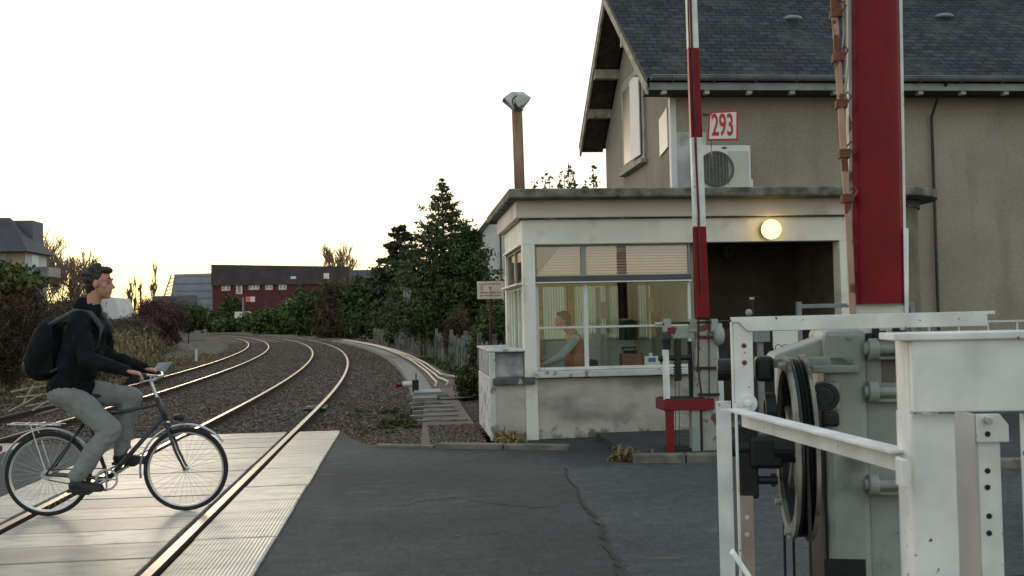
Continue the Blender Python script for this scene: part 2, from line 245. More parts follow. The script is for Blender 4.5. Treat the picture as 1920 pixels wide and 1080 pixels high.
# ------------------------------------------------------------------ mesh builder
def world_off(o):
    v = Vector((0, 0, 0))
    while o is not None: v += o.location; o = o.parent
    return v
class MB:
    def __init__(s, M=None): s.v = []; s.f = []; s.M = M
    def add(s, vs, fs):
        k = len(s.v); M = s.M
        for p in vs: s.v.append((M @ Vector(p)) if M is not None else Vector(p))
        for f in fs: s.f.append([i+k for i in f])
        return s
    def box(s, a, b):
        x0, x1 = sorted((a[0], b[0])); y0, y1 = sorted((a[1], b[1])); z0, z1 = sorted((a[2], b[2]))
        return s.add([(x0, y0, z0), (x1, y0, z0), (x1, y1, z0), (x0, y1, z0), (x0, y0, z1), (x1, y0, z1), (x1, y1, z1), (x0, y1, z1)],
                     [(3, 2, 1, 0), (4, 5, 6, 7), (0, 1, 5, 4), (1, 2, 6, 5), (2, 3, 7, 6), (3, 0, 4, 7)])
    def prism(s, poly, d):          # poly: 3D points, extruded by d
        n = len(poly); P = [Vector(p) for p in poly]; D = Vector(d)
        return s.add(P+[p+D for p in P], [tuple(range(n))[::-1], tuple(range(n, 2*n))]+[(i, (i+1) % n, n+(i+1) % n, n+i) for i in range(n)])
    def frame(s, p, q):
        d = (Vector(q)-Vector(p)).normalized(); a = Vector((0, 0, 1)) if abs(d.z) < .95 else Vector((1, 0, 0))
        u = d.cross(a).normalized(); return d, u, d.cross(u)
    def tube(s, p, q, r, r2=None, n=10):
        r2 = r if r2 is None else r2; d, u, w = s.frame(p, q); p = Vector(p); q = Vector(q); vs = []
        for c, rr in ((p, r), (q, r2)):
            for k in range(n): t = 2*math.pi*k/n; vs.append(c+u*(rr*math.cos(t))+w*(rr*math.sin(t)))
        return s.add(vs, [tuple(range(n))[::-1], tuple(range(n, 2*n))]+[(k, (k+1) % n, n+(k+1) % n, n+k) for k in range(n)])
    def path(s, pts, r, n=8, closed=False):
        pts = [Vector(p) for p in pts]; vs = []; m = len(pts); fs = []
        for i, c in enumerate(pts):
            a = pts[(i-1) % m] if (closed or i > 0) else pts[i]; b = pts[(i+1) % m] if (closed or i < m-1) else pts[i]
            d, u, w = s.frame(a, b); rr = r[i] if isinstance(r, (list, tuple)) else r
            for k in range(n): t = 2*math.pi*k/n; vs.append(c+u*(rr*math.cos(t))+w*(rr*math.sin(t)))
        for i in range(m if closed else m-1):
            j = (i+1) % m
            for k in range(n): fs.append((i*n+k, i*n+(k+1) % n, j*n+(k+1) % n, j*n+k))
        if not closed: fs += [tuple(range(n))[::-1], tuple(range((m-1)*n, m*n))]
        return s.add(vs, fs)
    def ring(s, c, ax, prof, n=40, a0=0, a1=2*math.pi):       # lathe: prof [(radius, along axis)] closed loop
        ax = Vector(ax).normalized(); d, u, w = s.frame((0, 0, 0), ax); c = Vector(c); m = len(prof); vs = []; fs = []
        full = abs(a1-a0-2*math.pi) < 1e-4; N = n if full else n+1
        for i in range(N):
            t = a0+(a1-a0)*i/n; e = u*math.cos(t)+w*math.sin(t)
            for (r, h) in prof: vs.append(c+e*r+d*h)
        for i in range(n):
            j = (i+1) % N
            for k in range(m): fs.append((i*m+k, j*m+k, j*m+(k+1) % m, i*m+(k+1) % m))
        if not full: fs += [tuple(range(m)), tuple(range((N-1)*m, N*m))[::-1]]
        return s.add(vs, fs)
    def torus(s, c, ax, R_, r, n=40, k=8): return s.ring(c, ax, [(R_+r*math.cos(2*math.pi*i/k), r*math.sin(2*math.pi*i/k)) for i in range(k)], n)
    def ball(s, c, r, seg=16, rings=10, rot=None):
        r = (r, r, r) if isinstance(r, (int, float)) else r; c = Vector(c); vs = []; fs = []
        for i in range(1, rings):
            a = math.pi*i/rings
            for k in range(seg):
                t = 2*math.pi*k/seg; p = Vector((r[0]*math.sin(a)*math.cos(t), r[1]*math.sin(a)*math.sin(t), r[2]*math.cos(a)))
                vs.append(c+(rot @ p if rot else p))
        T = Vector((0, 0, r[2])); vs += [c+(rot @ T if rot else T), c-(rot @ T if rot else T)]; n = len(vs)
        for i in range(rings-2):
            for k in range(seg): fs.append((i*seg+k, (i+1)*seg+k, (i+1)*seg+(k+1) % seg, i*seg+(k+1) % seg))
        for k in range(seg): fs += [(n-2, k, (k+1) % seg), (n-1, (rings-2)*seg+(k+1) % seg, (rings-2)*seg+k)]
        return s.add(vs, fs)
    def cap(s, p, q, r, r2=None, n=14):
        r2 = r if r2 is None else r2; s.tube(p, q, r, r2, n); s.ball(p, r, n, 8); return s.ball(q, r2, n, 8)
    def build(s, name, mat, parent=None, bev=0., smooth=False):
        me = bpy.data.meshes.new(name); off = world_off(parent) if parent else Vector((0, 0, 0))
        me.from_pydata([v-off for v in s.v], [], s.f); me.materials.append(mat)
        o = bpy.data.objects.new(name, me); COL.objects.link(o)
        if parent: o.parent = parent
        if smooth: me.shade_smooth() if hasattr(me, 'shade_smooth') else None
        if bev:
            md = o.modifiers.new('bevel', 'BEVEL'); md.width = bev; md.segments = 2; md.limit_method = 'ANGLE'; md.angle_limit = R(40)
        return o
def thing(name, label, cat, loc, group=None):
    o = bpy.data.objects.new(name, None); o.empty_display_size = .2; COL.objects.link(o); o.location = loc
    o['label'] = label; o['category'] = cat
    if group: o['group'] = group
    return o
def tag(o, label, cat, group=None):
    o['label'] = label; o['category'] = cat
    if group: o['group'] = group
    return o
def struct(o): o['kind'] = 'structure'; return o
def bx(name, a, b, mat, parent, bev=0.): return MB().box(a, b).build(name, mat, parent, bev)
def raw_mesh(name, V, Q, mat, parent=None):
    off = world_off(parent) if parent else Vector((0, 0, 0)); V = V-np.array(off)
    me = bpy.data.meshes.new(name); me.vertices.add(len(V)); me.vertices.foreach_set('co', V.astype(np.float32).ravel())
    n = Q.shape[1]; me.loops.add(Q.size); me.loops.foreach_set('vertex_index', Q.astype(np.int32).ravel())
    me.polygons.add(len(Q)); me.polygons.foreach_set('loop_start', np.arange(0, Q.size, n, dtype=np.int32)); me.polygons.foreach_set('loop_total', np.full(len(Q), n, dtype=np.int32))
    me.update(calc_edges=True); me.materials.append(mat); o = bpy.data.objects.new(name, me); COL.objects.link(o)
    if parent: o.parent = parent
    return o
def quads(C, size, aspect=1.6, up=0.):           # little randomly turned leaf faces at the points C
    n = len(C); a = rng.normal(size=(n, 3)); a[:, 2] += up*np.sign(rng.random(n)+.5)*2; a /= np.linalg.norm(a, axis=1)[:, None]
    b = rng.normal(size=(n, 3)); b -= (b*a).sum(1)[:, None]*a; b /= np.linalg.norm(b, axis=1)[:, None]
    s = size*(.6+.8*rng.random(n))[:, None]; A = a*s*aspect/2; B = b*s/2
    V = np.stack([C-A-B*.3, C-A*.1-B, C+A, C-A*.1+B], 1).reshape(-1, 3); return V, np.arange(4*n).reshape(-1, 4)
def clouds(blobs, n, clumps=40, spread=.16):
    out = []; wt = np.array([b[1][0]*b[1][1]*b[1][2] for b in blobs])**.67; wt /= wt.sum()
    for (c, r), w in zip(blobs, wt):
        k = max(4, int(clumps*w*len(blobs)**.5)); d = rng.normal(size=(k, 3)); d /= np.linalg.norm(d, axis=1)[:, None]
        cc = d*(rng.random(k)**.35)[:, None]*.92; m_ = int(n*w); i = rng.integers(0, k, m_)
        p = cc[i]+rng.normal(size=(m_, 3))*spread; out.append(np.array(c)+p*np.array(r))
    return np.concatenate(out)
TWIGS = ('red_brown_twigs', 'brown_brush', 'grey_brown_brush')
def foliage(name, blobs, n, size, mat, parent, clumps=40, spread=.16, aspect=1.6, up=0., zmin=None):
    if mat.name in TWIGS: n = int(n*2.6); size *= .26; aspect = 13; up = .35
    C = clouds(blobs, n, clumps, spread)
    if zmin is not None: C = C[C[:, 2] > zmin]
    V, Q = quads(C, size, aspect, up); return raw_mesh(name, V, Q, mat, parent)
def shrub(name, label, cat, base, blobs, n, size, mat, group=None, stem=True, **kw):
    t = thing(name, label, cat, base, group)
    if stem:
        b = MB()
        for (c, r) in blobs[:4]:
            b.path([Vector(base)+Vector((0, 0, -.05)), Vector(base)*.5+Vector(c)*.5+Vector((.1, 0, 0)), Vector(c)], [.07, .05, .02], 6)
        b.build('stem', BARK, t)
    foliage('foliage', blobs, n, size, mat, t, **kw); return t

# ------------------------------------------------------------------ ground, road, crossing
def curve(y): d = max(0., y-18.); return d*d/(2*(345+.6*d))
def head(y): e = .5; return (curve(y+e)-curve(y-e))/(2*e)
def trk(x0, y, z=0.):                 # a point at offset x0 from the origin line of the tracks
    h = math.atan(head(y)); return Vector((-curve(y)+x0*math.cos(h) if y > 18 else x0, y+(x0+4.4)*math.sin(h) if y > 18 else y, z))
me = MB(); me.add([(-900, -60, -.22), (900, -60, -.22), (900, 1500, -.22), (-900, 1500, -.22)], [(0, 1, 2, 3)]); struct(me.build('ground', GROUND))
# asphalt road with a thickness
rd = [(-.97, -14), (40, -14), (40, 16.9), (1.3, 16.9), (1.3, 12.62), (.3, 12.47), (-.1, 12.62), (-.43, 12.95), (-.7, 13.6), (-.93, 14.75), (-.97, 14.7)]
struct(MB().prism([(x, y, -.25) for x, y in rd], (0, 0, .25)).build('road', ASPH, None, .03))
rl_ = [(-60, -14), (-7.95, -14), (-7.95, 13.9), (-60, 13.9)]
struct(MB().prism([(x, y, -.25) for x, y in rl_], (0, 0, .245)).build('road', ASPH))
struct(MB().prism([(-5.04, -14, -.25), (-3.75, -14, -.25), (-3.75, 14.2, -.25), (-5.04, 14.2, -.25)], (0, 0, .25)).build('road', ASPH))
# patch of newer asphalt right of the crack, and the crack itself
ck = [(1060, 878), (1068, 900), (1085, 925), (1093, 948), (1113, 968), (1126, 988), (1131, 1010), (1150, 1036), (1160, 1062), (1170, 1092), (1176, 1130)]
cp = [atz(x, y, 0) for x, y in ck]
fine = []
for a, b in zip(cp[:-1], cp[1:]):
    for k in range(6): fine.append(a.lerp(b, k/6)+Vector((random.uniform(-.02, .02), random.uniform(-.02, .02), 0)))
fine.append(cp[-1])
pb = MB(); n = len(fine)
pb.add([p+Vector((0, 0, .004)) for p in fine]+[Vector((p.x+4.2, p.y*.98+.35, .004)) for p in fine], [(i, i+1, n+i+1, n+i) for i in range(n-1)])
struct(pb.build('road_patch', ASPH2))
cb = MB(); w = [random.uniform(.006, .02)*(1.25 if i > n*.25 else .7) for i in range(n)]
cb.add([p+Vector((-a, 0, .008)) for p, a in zip(fine, w)]+[p+Vector((a, 0, .008)) for p, a in zip(fine, w)], [(i, n+i, n+i+1, i+1) for i in range(n-1)])
struct(cb.build('road_crack', BITUMEN))
for (x0, y0, n_) in ((700, 905, 7), (790, 1010, 9), (930, 890, 6), (1230, 950, 7), (880, 985, 5)):      # small worn spots and grit
    b = MB()
    for k in range(n_):
        p = atz(x0+random.uniform(-70, 70), y0+random.uniform(-18, 18), .005+.0003*k); r_ = random.uniform(.006, .02); b.add([p+Vector((r_*random.uniform(.6, 1.9)*math.cos(a), r_*random.uniform(.5, 1)*math.sin(a), 0)) for a in np.linspace(0, 5.6, 9)], [tuple(range(9))])
    struct(b.build('road_wear', MATS['asphalt_wear'] if 'asphalt_wear' in MATS else plain('asphalt_wear', (.10, .10, .095), .9, .3, 30)))
cb = MB(); pts = [atz(x, y) for x, y in [(735, 950), (800, 938), (850, 932), (920, 944), (960, 948), (1000, 953), (1050, 950)]]; fine = []
for a, b in zip(pts[:-1], pts[1:]):
    for k in range(5): fine.append(a.lerp(b, k/5)+Vector((random.uniform(-.02, .02), random.uniform(-.04, .04), .008)))
n = len(fine); cb.add(fine+[p+Vector((0, random.uniform(.012, .03), 0)) for p in fine], [(i, i+1, n+i+1, n+i) for i in range(n-1)]); struct(cb.build('road_crack', BITUMEN))
# crossing slabs
def deck(name, x0, x1, y0, y1, step, mat, jit=.006, gap=.011):
    b = MB(); y = y0
    while y < y1-.05:
        e = min(y+step, y1); dz = random.uniform(-jit, jit)*.6
        b.box((x0+random.uniform(0, .012), y+gap, -.2), (x1-random.uniform(0, .012), e-gap, .012+dz)); y = e
    return struct(b.build(name, mat, None, .006))
deck('crossing_deck', -3.06, -1.70, -3, 14.75, .5, SLABC); deck('crossing_deck', -1.545, -.955, -3, 14.72, 1.17, SLABR)
deck('crossing_deck', -3.74, -3.24, -3, 14.5, 1.17, SLABR); deck('crossing_deck', -7.0, -5.78, -3, 14.4, .5, SLABC)
deck('crossing_deck', -5.62, -5.05, -3, 14.4, 1.17, SLABR); deck('crossing_deck', -7.93, -7.2, -3, 14.2, 1.17, SLABR)
struct(MB().box((-8, -14, -.24), (-.96, 14.6, -.17)).build('crossing_bed', BITUMEN))
# ballast bed
def strip(name, xs, zs, ys, mat, rough):
    V = []; nx = len(xs)
    for y in ys:
        for x, z in zip(xs, zs):
            p = trk(x, y, z); p.z += (noise.noise(Vector((p.x*2.1, p.y*2.1, 0)))*rough+noise.noise(Vector((p.x*7, p.y*7, 3)))*rough*.6); V.append(tuple(p))
    Q = [[r*nx+k, r*nx+k+1, (r+1)*nx+k+1, (r+1)*nx+k] for r in range(len(ys)-1) for k in range(nx-1)]
    o = raw_mesh(name, np.array(V), np.array(Q), mat); return o
ys = list(np.arange(14.3, 45, .18))+list(np.arange(45, 120, .8))+list(np.arange(120, 330, 3))
xs = list(np.arange(-11.5, 3.2, .16))
def zb(x):
    if x < -8.2: return max(-.35, -.13-(-8.2-x)*.11)
    for c in (-2.375, -6.4):
        if abs(x-c) < .62: return -.105
    if -5.7 < x < -3.2: return -.115
    if x > -1.45: return max(-.14, -.09-.05*min(1, (x+1.45)/1.4))+(.05 if x > .3 else 0)
    return -.105
struct(strip('ballast_bed', xs, [zb(x) for x in xs], ys, BALL, .022))
# loose ballast stones (countless)
def stones(name, n, gen, smin, smax, mat):
    base = np.array([[1, 0, 0], [-.9, .2, .1], [.1, 1, -.1], [-.1, -.9, .2], [0, .1, .8], [.1, -.1, -.7]]); tri = np.array([[0, 2, 4], [2, 1, 4], [1, 3, 4], [3, 0, 4], [2, 0, 5], [1, 2, 5], [3, 1, 5], [0, 3, 5]])
    V = np.zeros((n, 6, 3))
    for i in range(n):
        p, f = gen(); s = random.uniform(smin, smax)*f
        a = random.uniform(0, 6.28); b = random.uniform(-.6, .6); c, sn = math.cos(a), math.sin(a); M = np.array([[c, -sn, 0], [sn, c, 0], [0, 0, 1]]) @ np.array([[1, 0, 0], [0, math.cos(b), -math.sin(b)], [0, math.sin(b), math.cos(b)]])
        V[i] = (base*np.array([1, random.uniform(.6, 1), random.uniform(.5, .9)])*s*(.8+.4*rng.random((6, 1)))) @ M.T+np.array(p)
    Q = (tri[None]+6*np.arange(n)[:, None, None]).reshape(-1, 3); o = raw_mesh(name, V.reshape(-1, 3), Q, mat); o['kind'] = 'stuff'; return o
def gen_b():
    while True:
        y = 14.6+78*random.random()**2.4; x = random.uniform(-8.6, 1.3)
        if min(abs(x+1.62), abs(x+3.15), abs(x+5.7), abs(x+7.1)) < .09: continue
        if x > .0 and y > 15.5 and random.random() < .8: continue
        return trk(x, y, zb(x)+.012), 1+.012*(y-15)
stones('ballast_stones', 46000, gen_b, .016, .036, STONES)
def gen_g():
    while True:
        x = random.uniform(-.9, 1.25); y = random.uniform(12.6, 15.5)
        if y < 12.55+max(0, .3-x)*.9 or (x > 1.02 and y > 12.8): continue
        return Vector((x, y, -.085+.05*(x > .3))), 1
stones('gravel', 5000, gen_g, .010, .028, STONES)
# tracks: two rails each
def rail(x0, parent):
    prof = [(-.035, 0), (.035, 0), (.035, -.035), (.009, -.05), (.009, -.12), (.07, -.14), (.07, -.155), (-.07, -.155), (-.07, -.14), (-.009, -.12), (-.009, -.05), (-.035, -.035)]
    ysr = [-12, 0, 6, 10, 14, 16, 18]+list(np.arange(19, 60, 1.))+list(np.arange(60, 330, 3.)); b = MB(); n = len(prof); V = []; Fc = []
    for y in ysr:
        for (dx, z) in prof: V.append(trk(x0+dx, y, z+.018))
    for i in range(len(ysr)-1):
        for k in range(1, n): Fc.append((i*n+k, i*n+(k+1) % n, (i+1)*n+(k+1) % n, (i+1)*n+k))
    b.add(V, Fc); o = b.build('rail', RAILSIDE, parent)
    b = MB(); V = [trk(x0+dx, y, .0185) for y in ysr for dx in (-.034, .034)]; b.add(V, [(2*i, 2*i+1, 2*i+3, 2*i+2) for i in range(len(ysr)-1)]); b.build('rail_head', RAILTOP, o); return o
t = thing('railway_track', 'nearer railway track curving left, the one passing closest to the white booth', 'railway track', (-2.375, 14, 0), 'railway tracks'); rail(-1.62, t); rail(-3.15, t)
t = thing('railway_track', 'farther railway track on the left, beside the brown bushes and dry grass', 'railway track', (-6.4, 14, 0), 'railway tracks'); rail(-5.70, t); rail(-7.10, t)
# flangeway rubber beside the near rails
struct(MB().box((-1.71, -3, -.16), (-1.665, 14.6, -.06)).box((-3.1, -3, -.16), (-3.065, 14.6, -.06)).build('flangeway', BITUMEN))
# cable trough, path, conduits
b = MB(); yy = list(np.arange(20.5, 90, 1.))
V = []
for y in yy: V += [trk(.12, y, -.2), trk(.12, y, .0), trk(.62, y, .0), trk(.62, y, -.2)]
Fc = []
for i in range(len(yy)-1):
    for k in range(3): Fc.append((4*i+k, 4*i+k+1, 4*i+k+5, 4*i+k+4))
b.add(V, Fc+[(0, 3, 2, 1)]); tag(b.build('cable_trough', CONC), 'long pale concrete cable trough following the outer rail to the right', 'cable trough')
b = MB()
V = []
for y in yy: V += [trk(.66, y, -.04), trk(1.35, y, -.02)]
b.add(V, [(2*i, 2*i+1, 2*i+3, 2*i+2) for i in range(len(yy)-1)]); struct(b.build('path', BOARD))
for k, (x0, y1, bend) in enumerate(((.80, 24.3, .05), (.95, 24.0, .18), (1.12, 24.6, .42))):
    pts = [trk(x0-.02, y, .05+.01*math.sin(y*.7+k)) for y in np.arange(88, y1+2, -1.5)]
    e = pts[-1]; pts += [e+Vector((bend*.55, -.8, .0)), e+Vector((bend, -1.7, -.01)), e+Vector((bend*.8-.06, -2.6, -.06))]
    tag(MB().path(pts, .028, 6).build('conduit', PIPE), ['pale conduit along the trough, nearest the rails', 'pale conduit in the middle of the three beside the trough', 'pale conduit farthest from the rails with the widest hook at its end'][k], 'conduit', 'conduits beside the trough')
struct(MB().prism([(.15, 12.9, -.1), (1.02, 12.9, -.1), (1.02, 20.6, -.1), (.35, 20.6, -.1)], (0, 0, .045)).build('path', BOARD))
b = MB()
for k in range(5):
    y = 16.2+k*.85; x = .35+random.uniform(-.08, .08); b = MB(); b.box((x-.25, y, -.09), (x+.55, y+.18, -.028))
    tag(b.build('path_board', WOODG, None, .01), ['worn wooden board across the path, nearest the road', 'second worn board across the path from the road', 'middle of the five boards laid across the path', 'fourth board across the path, short of the metal covers', 'farthest board across the path by the metal covers'][k], 'board', 'boards on the path')
# kerbs
def kerb(name, pts, w, h, label):
    b = MB(); 
    for a, c in zip(pts[:-1], pts[1:]):
        a = Vector((*a, 0)); c = Vector((*c, 0)); d = (c-a).normalized(); nrm = Vector((-d.y, d.x, 0))*w; g = d*.006
        b.prism([a+g+Vector((0, 0, -.1)), c-g+Vector((0, 0, -.1)), c-g+nrm+Vector((0, 0, -.1)), a+g+nrm+Vector((0, 0, -.1))], (0, 0, .1+h))
    o = b.build(name, KERB, None, .015); return struct(o)
kerb('kerb', [(.32, 12.36), (1.12, 12.06), (1.86, 11.76)], .16, .06, ''); kerb('kerb', [(-.42, 12.72), (.3, 12.38)], .14, .03, '')
kerb('kerb', [(2.35, 10.55), (2.9, 10.45), (3.6, 10.3), (4.6, 9.95), (5.7, 9.35), (8, 8.6), (12, 8.0)], .16, .09, '')
struct(MB().prism([(2.4, 10.75, -.1), (3.6, 10.47, -.1), (4.65, 10.1, -.1), (5.75, 9.5, -.1), (8, 8.77, -.1), (12, 8.17, -.1), (20, 8.1, -.1), (20, 17.15, -.1), (7.2, 17.15, -.1), (2.4, 12.9, -.1)], (0, 0, .165)).build('pavement', make_asphalt('pavement_asphalt', .045, .085), None, .01))
foliage_ = foliage('grass', [((2.38, 10.75, .04), (.22, .1, .1)), ((1.25, 12.7, .04), (.2, .1, .12)), ((2.25, 10.85, .03), (.1, .08, .12))], 700, .035, DRY, None, aspect=3, up=.5); foliage_['kind'] = 'stuff'
# ------------------------------------------------------------------ crossing keeper's booth
B = 12.87
bt = thing('crossing_booth', 'cream crossing keeper booth with big window, flat mossy concrete roof and open porch', 'booth', (3.5, 14, 0))
def bb(name, a, b_, mat, bev=.006, parent=None): return bx(name, a, b_, mat, parent or bt, bev)
bb('base_wall', (1.64, 12.90, 0), (3.78, 13.08, .775), BASEM, .01)
bb('base_wall', (1.08, B, 0), (1.50, 13.0, .715), BASEM, .01)
bb('parapet', (1.07, 12.95, .80), (1.50, 15.1, 1.13), GREYPEEL, .02); bb('parapet_wall', (1.06, 13.0, 0), (1.50, 15.1, .80), PEEL, .02)
bb('parapet_wall', (1.05, B-.015, 0), (1.12, 13.0, 1.13), PEEL, .012); bb('parapet_cap', (1.045, B-.02, 1.13), (1.50, 15.12, 1.165), PEEL, .012)
bb('ledge', (1.085, 12.79, .715), (1.62, 12.948, .805), LEDGE, .012)
b = MB(); b.prism([(1.50, B-.02, 0), (1.66, B-.02, 0), (1.66, B, .5), (1.66, B, 2.5), (1.50, B, 2.5), (1.50, B, .5)], (0, .17, 0)); b.build('pillar', CREAM, bt, .008)
bb('window_sill', (1.62, 12.78, .79), (3.80, 13.06, .872), PEEL, .012)
bb('beam', (1.50, B, 2.5), (5.95, 13.06, 2.822), CREAM, .006); bb('beam', (1.50, 13.06, 2.5), (1.66, 15.3, 2.822), CREAM, .006)
bb('cornice', (1.415, 12.77, 2.832), (6.0, 13.0, 3.06), CREAM2, .008); bb('cornice', (1.415, 13.0, 2.832), (1.60, 15.45, 3.06), CREAM2, .008)
bb('cornice_groove', (1.47, 12.83, 2.815), (5.97, 12.96, 2.84), LEDGE, 0)
arc = [(6.28+1.08*math.cos(a), 13.58+1.08*math.sin(a)) for a in np.linspace(-math.pi/2, 0, 14)]
poly = [(1.30, 12.50)]+arc+[(7.36, 16.0), (1.30, 16.0)]
b = MB(); V = []; 
b.prism([(x, y, 3.055) for x, y in poly], (0, 0, .118)); b.build('roof_slab', SLABM, bt, .02)
arc = [(6.28+.9*math.cos(a), 13.75+.9*math.sin(a)) for a in np.linspace(-math.pi/2, .05, 16)]
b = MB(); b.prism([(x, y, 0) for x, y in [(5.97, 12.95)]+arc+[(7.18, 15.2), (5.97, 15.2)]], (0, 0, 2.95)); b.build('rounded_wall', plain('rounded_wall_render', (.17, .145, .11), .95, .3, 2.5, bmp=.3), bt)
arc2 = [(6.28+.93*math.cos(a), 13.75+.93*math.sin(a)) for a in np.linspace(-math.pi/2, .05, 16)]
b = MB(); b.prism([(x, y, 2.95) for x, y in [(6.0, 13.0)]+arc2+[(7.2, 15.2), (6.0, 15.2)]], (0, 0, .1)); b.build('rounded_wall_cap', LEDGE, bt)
bb('porch_post', (5.73, B, 0), (5.955, 13.1, 2.5), CREAM, .01)
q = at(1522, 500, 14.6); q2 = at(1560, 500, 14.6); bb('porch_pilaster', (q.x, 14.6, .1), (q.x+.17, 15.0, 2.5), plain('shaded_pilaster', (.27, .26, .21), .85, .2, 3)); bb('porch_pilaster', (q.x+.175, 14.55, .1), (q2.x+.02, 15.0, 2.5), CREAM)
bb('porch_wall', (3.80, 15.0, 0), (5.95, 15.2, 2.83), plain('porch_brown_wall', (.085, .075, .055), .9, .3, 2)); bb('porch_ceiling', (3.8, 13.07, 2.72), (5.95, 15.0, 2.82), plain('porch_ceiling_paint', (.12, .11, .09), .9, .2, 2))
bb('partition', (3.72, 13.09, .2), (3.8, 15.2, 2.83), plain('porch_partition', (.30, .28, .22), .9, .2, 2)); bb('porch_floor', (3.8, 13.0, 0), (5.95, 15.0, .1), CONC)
bb('floor_slab', (1.5, 13.0, .15), (3.72, 15.2, .25), plain('lino_floor', (.14, .12, .1), .6, .2, 3)); bb('ceiling', (1.55, 13.1, 2.85), (3.72, 15.2, 2.95), PALEPAN)
# left wall with window strip
bb('side_wall', (1.50, 13.06, 0), (1.62, 15.3, .9), CREAM); bb('corner_post', (1.50, 15.08, .9), (1.66, 15.3, 2.5), CREAM)
def window(x0, x1, z0, z1, axis, p, mull=(), trans=(), mat=CREAM, gl=GLASS, fr=.04, name='window'):
    """window in a plane: axis 'x' -> runs along x at y=p; axis 'y' -> runs along y at x=p"""
    b = MB(); T = (lambda u, v, z: (u, p+v, z)) if axis == 'x' else (lambda u, v, z: (p+v, u, z))
    def bar(u0, u1, z0_, z1_, d=.0): b.box(T(u0, -.025+d, z0_), T(u1, .025-d, z1_))
    bar(x0, x0+fr, z0, z1); bar(x1-fr, x1, z0, z1); bar(x0+fr, x1-fr, z0, z0+fr); bar(x0+fr, x1-fr, z1-fr, z1)
    for (u, wd, za, zb_) in mull: bar(u-wd/2, u+wd/2, za, zb_, .002)
    for (z, wd) in trans: bar(x0+fr, x1-fr, z-wd/2, z+wd/2, .005)
    o = b.build(name, mat, bt, .004)
    MB().box(T(x0+fr*.6, -.004, z0+fr*.6), T(x1-fr*.6, .004, z1-fr*.6)).build('pane', gl, o); return o
WFR = plain('pale_window_frame', (.58, .58, .55), .5, .1, 4)
wf = window(1.665, 3.715, .875, 2.06, 'x', 12.98, [(2.32, .055, .875, 2.06)], [(1.425, .028)], WFR)
wu = window(1.665, 3.715, 2.075, 2.495, 'x', 12.965, [(2.30, .07, 2.08, 2.49)], [], plain('grey_window_frame', (.24, .25, .25), .5, .1, 4), FILM, .025)
bb('blind_rail', (1.67, 12.90, 2.02), (3.715, 12.945, 2.085), BLINDG, .004)
bb('blind_channel', (1.66, 12.89, 2.492), (3.72, 12.93, 2.515), ALU, .003); bb('blind_channel', (1.665, 12.885, 1.995), (3.715, 12.93, 2.016), ALU, .003)
b = MB()
for k in range(11):
    z = 2.09+k*.037; b.prism([(1.69, 13.02, z), (1.69, 13.030, z+.026), (1.69, 13.0315, z+.0255), (1.69, 13.0215, z-.0005)], (2.0, 0, 0))
for u in (1.85, 2.5, 3.05, 3.55): b.tube((u, 13.018, 2.08), (u, 13.018, 2.49), .003, n=5)
b.build('blind', BLINDM, wu)
# pane reflection imitated by a dark brown triangle behind the filmed glass
MB().prism([(1.69, 13.012, 2.49), (2.02, 13.012, 2.49), (1.69, 13.012, 2.10)], (0, .004, 0)).build('reflection_triangle', plain('brown_pane_reflection', (.07, .05, .035), .9, .3, 4), wu)
window(13.06, 15.08, .9, 1.98, 'y', 1.56, [(13.45, .05, .9, 1.98), (13.9, .05, .9, 1.98), (14.4, .05, .9, 1.98), (14.75, .05, .9, 1.98)], [], CREAM)
window(13.06, 15.08, 2.0, 2.495, 'y', 1.55, [(14.1, .05, 2.0, 2.49)], [], plain('grey_side_frame', (.42, .41, .37), .6, .1, 4), FILM, .03)
bb('side_sill', (1.43, 13.06, 1.985), (1.60, 15.1, 2.012), CREAM); bb('window_head', (1.46, 13.06, 2.49), (1.5, 15.1, 2.515), WHITEP)
# back wall of the booth: pale panels, yellow timbers, door, curtained windows
bb('back_wall', (1.5, 15.2, .2), (3.72, 15.32, 1.2), PALEPAN); bb('back_wall', (1.5, 15.2, 2.2), (3.72, 15.32, 2.85), PALEPAN)
window(1.66, 3.7, 1.2, 2.2, 'x', 15.26, [(1.95, .06, 1.2, 2.2), (2.45, .09, 1.2, 2.2), (3.05, .05, 1.2, 2.2), (3.4, .08, 1.2, 2.2)], [], YWOOD, GLASS)
bb('timber_rail', (1.62, 15.13, 2.02), (3.72, 15.19, 2.09), YWOOD); bb('timber_stile', (2.45, 15.13, .3), (2.54, 15.19, 2.02), YWOOD); bb('timber_stile', (1.98, 15.13, .3), (2.06, 15.19, 2.02), YWOOD); bb('timber_stile', (3.45, 15.13, .3), (3.52, 15.19, 2.02), YWOOD)
bb('inner_door', (2.56, 15.12, .25), (3.02, 15.16, 1.3), PALEPAN, .004); bb('door_rail', (2.86, 15.09, .25), (2.92, 15.12, 2.0), WHITEP)
MB().box((2.62, 15.09, 1.02), (2.64, 15.12, 1.18)).build('door_handle', PLASTB, bt)
b = MB(); n = 160
V = [(1.66+2.05*i/n, 15.215+.012*math.sin(i*1.9), z) for z in (1.15, 2.22) for i in range(n+1)]
b.add(V, [(i, i+1, n+2+i, n+1+i) for i in range(n)]).build('net_curtain', CURT, bt)
b = MB(); V = [(3.16+.28*i/20, 14.9+.03*math.sin(i*.9), z) for z in (1.2, 2.08) for i in range(21)]; b.add(V, [(i, i+1, 22+i, 21+i) for i in range(20)]).build('curtain', DARKCUR, bt)
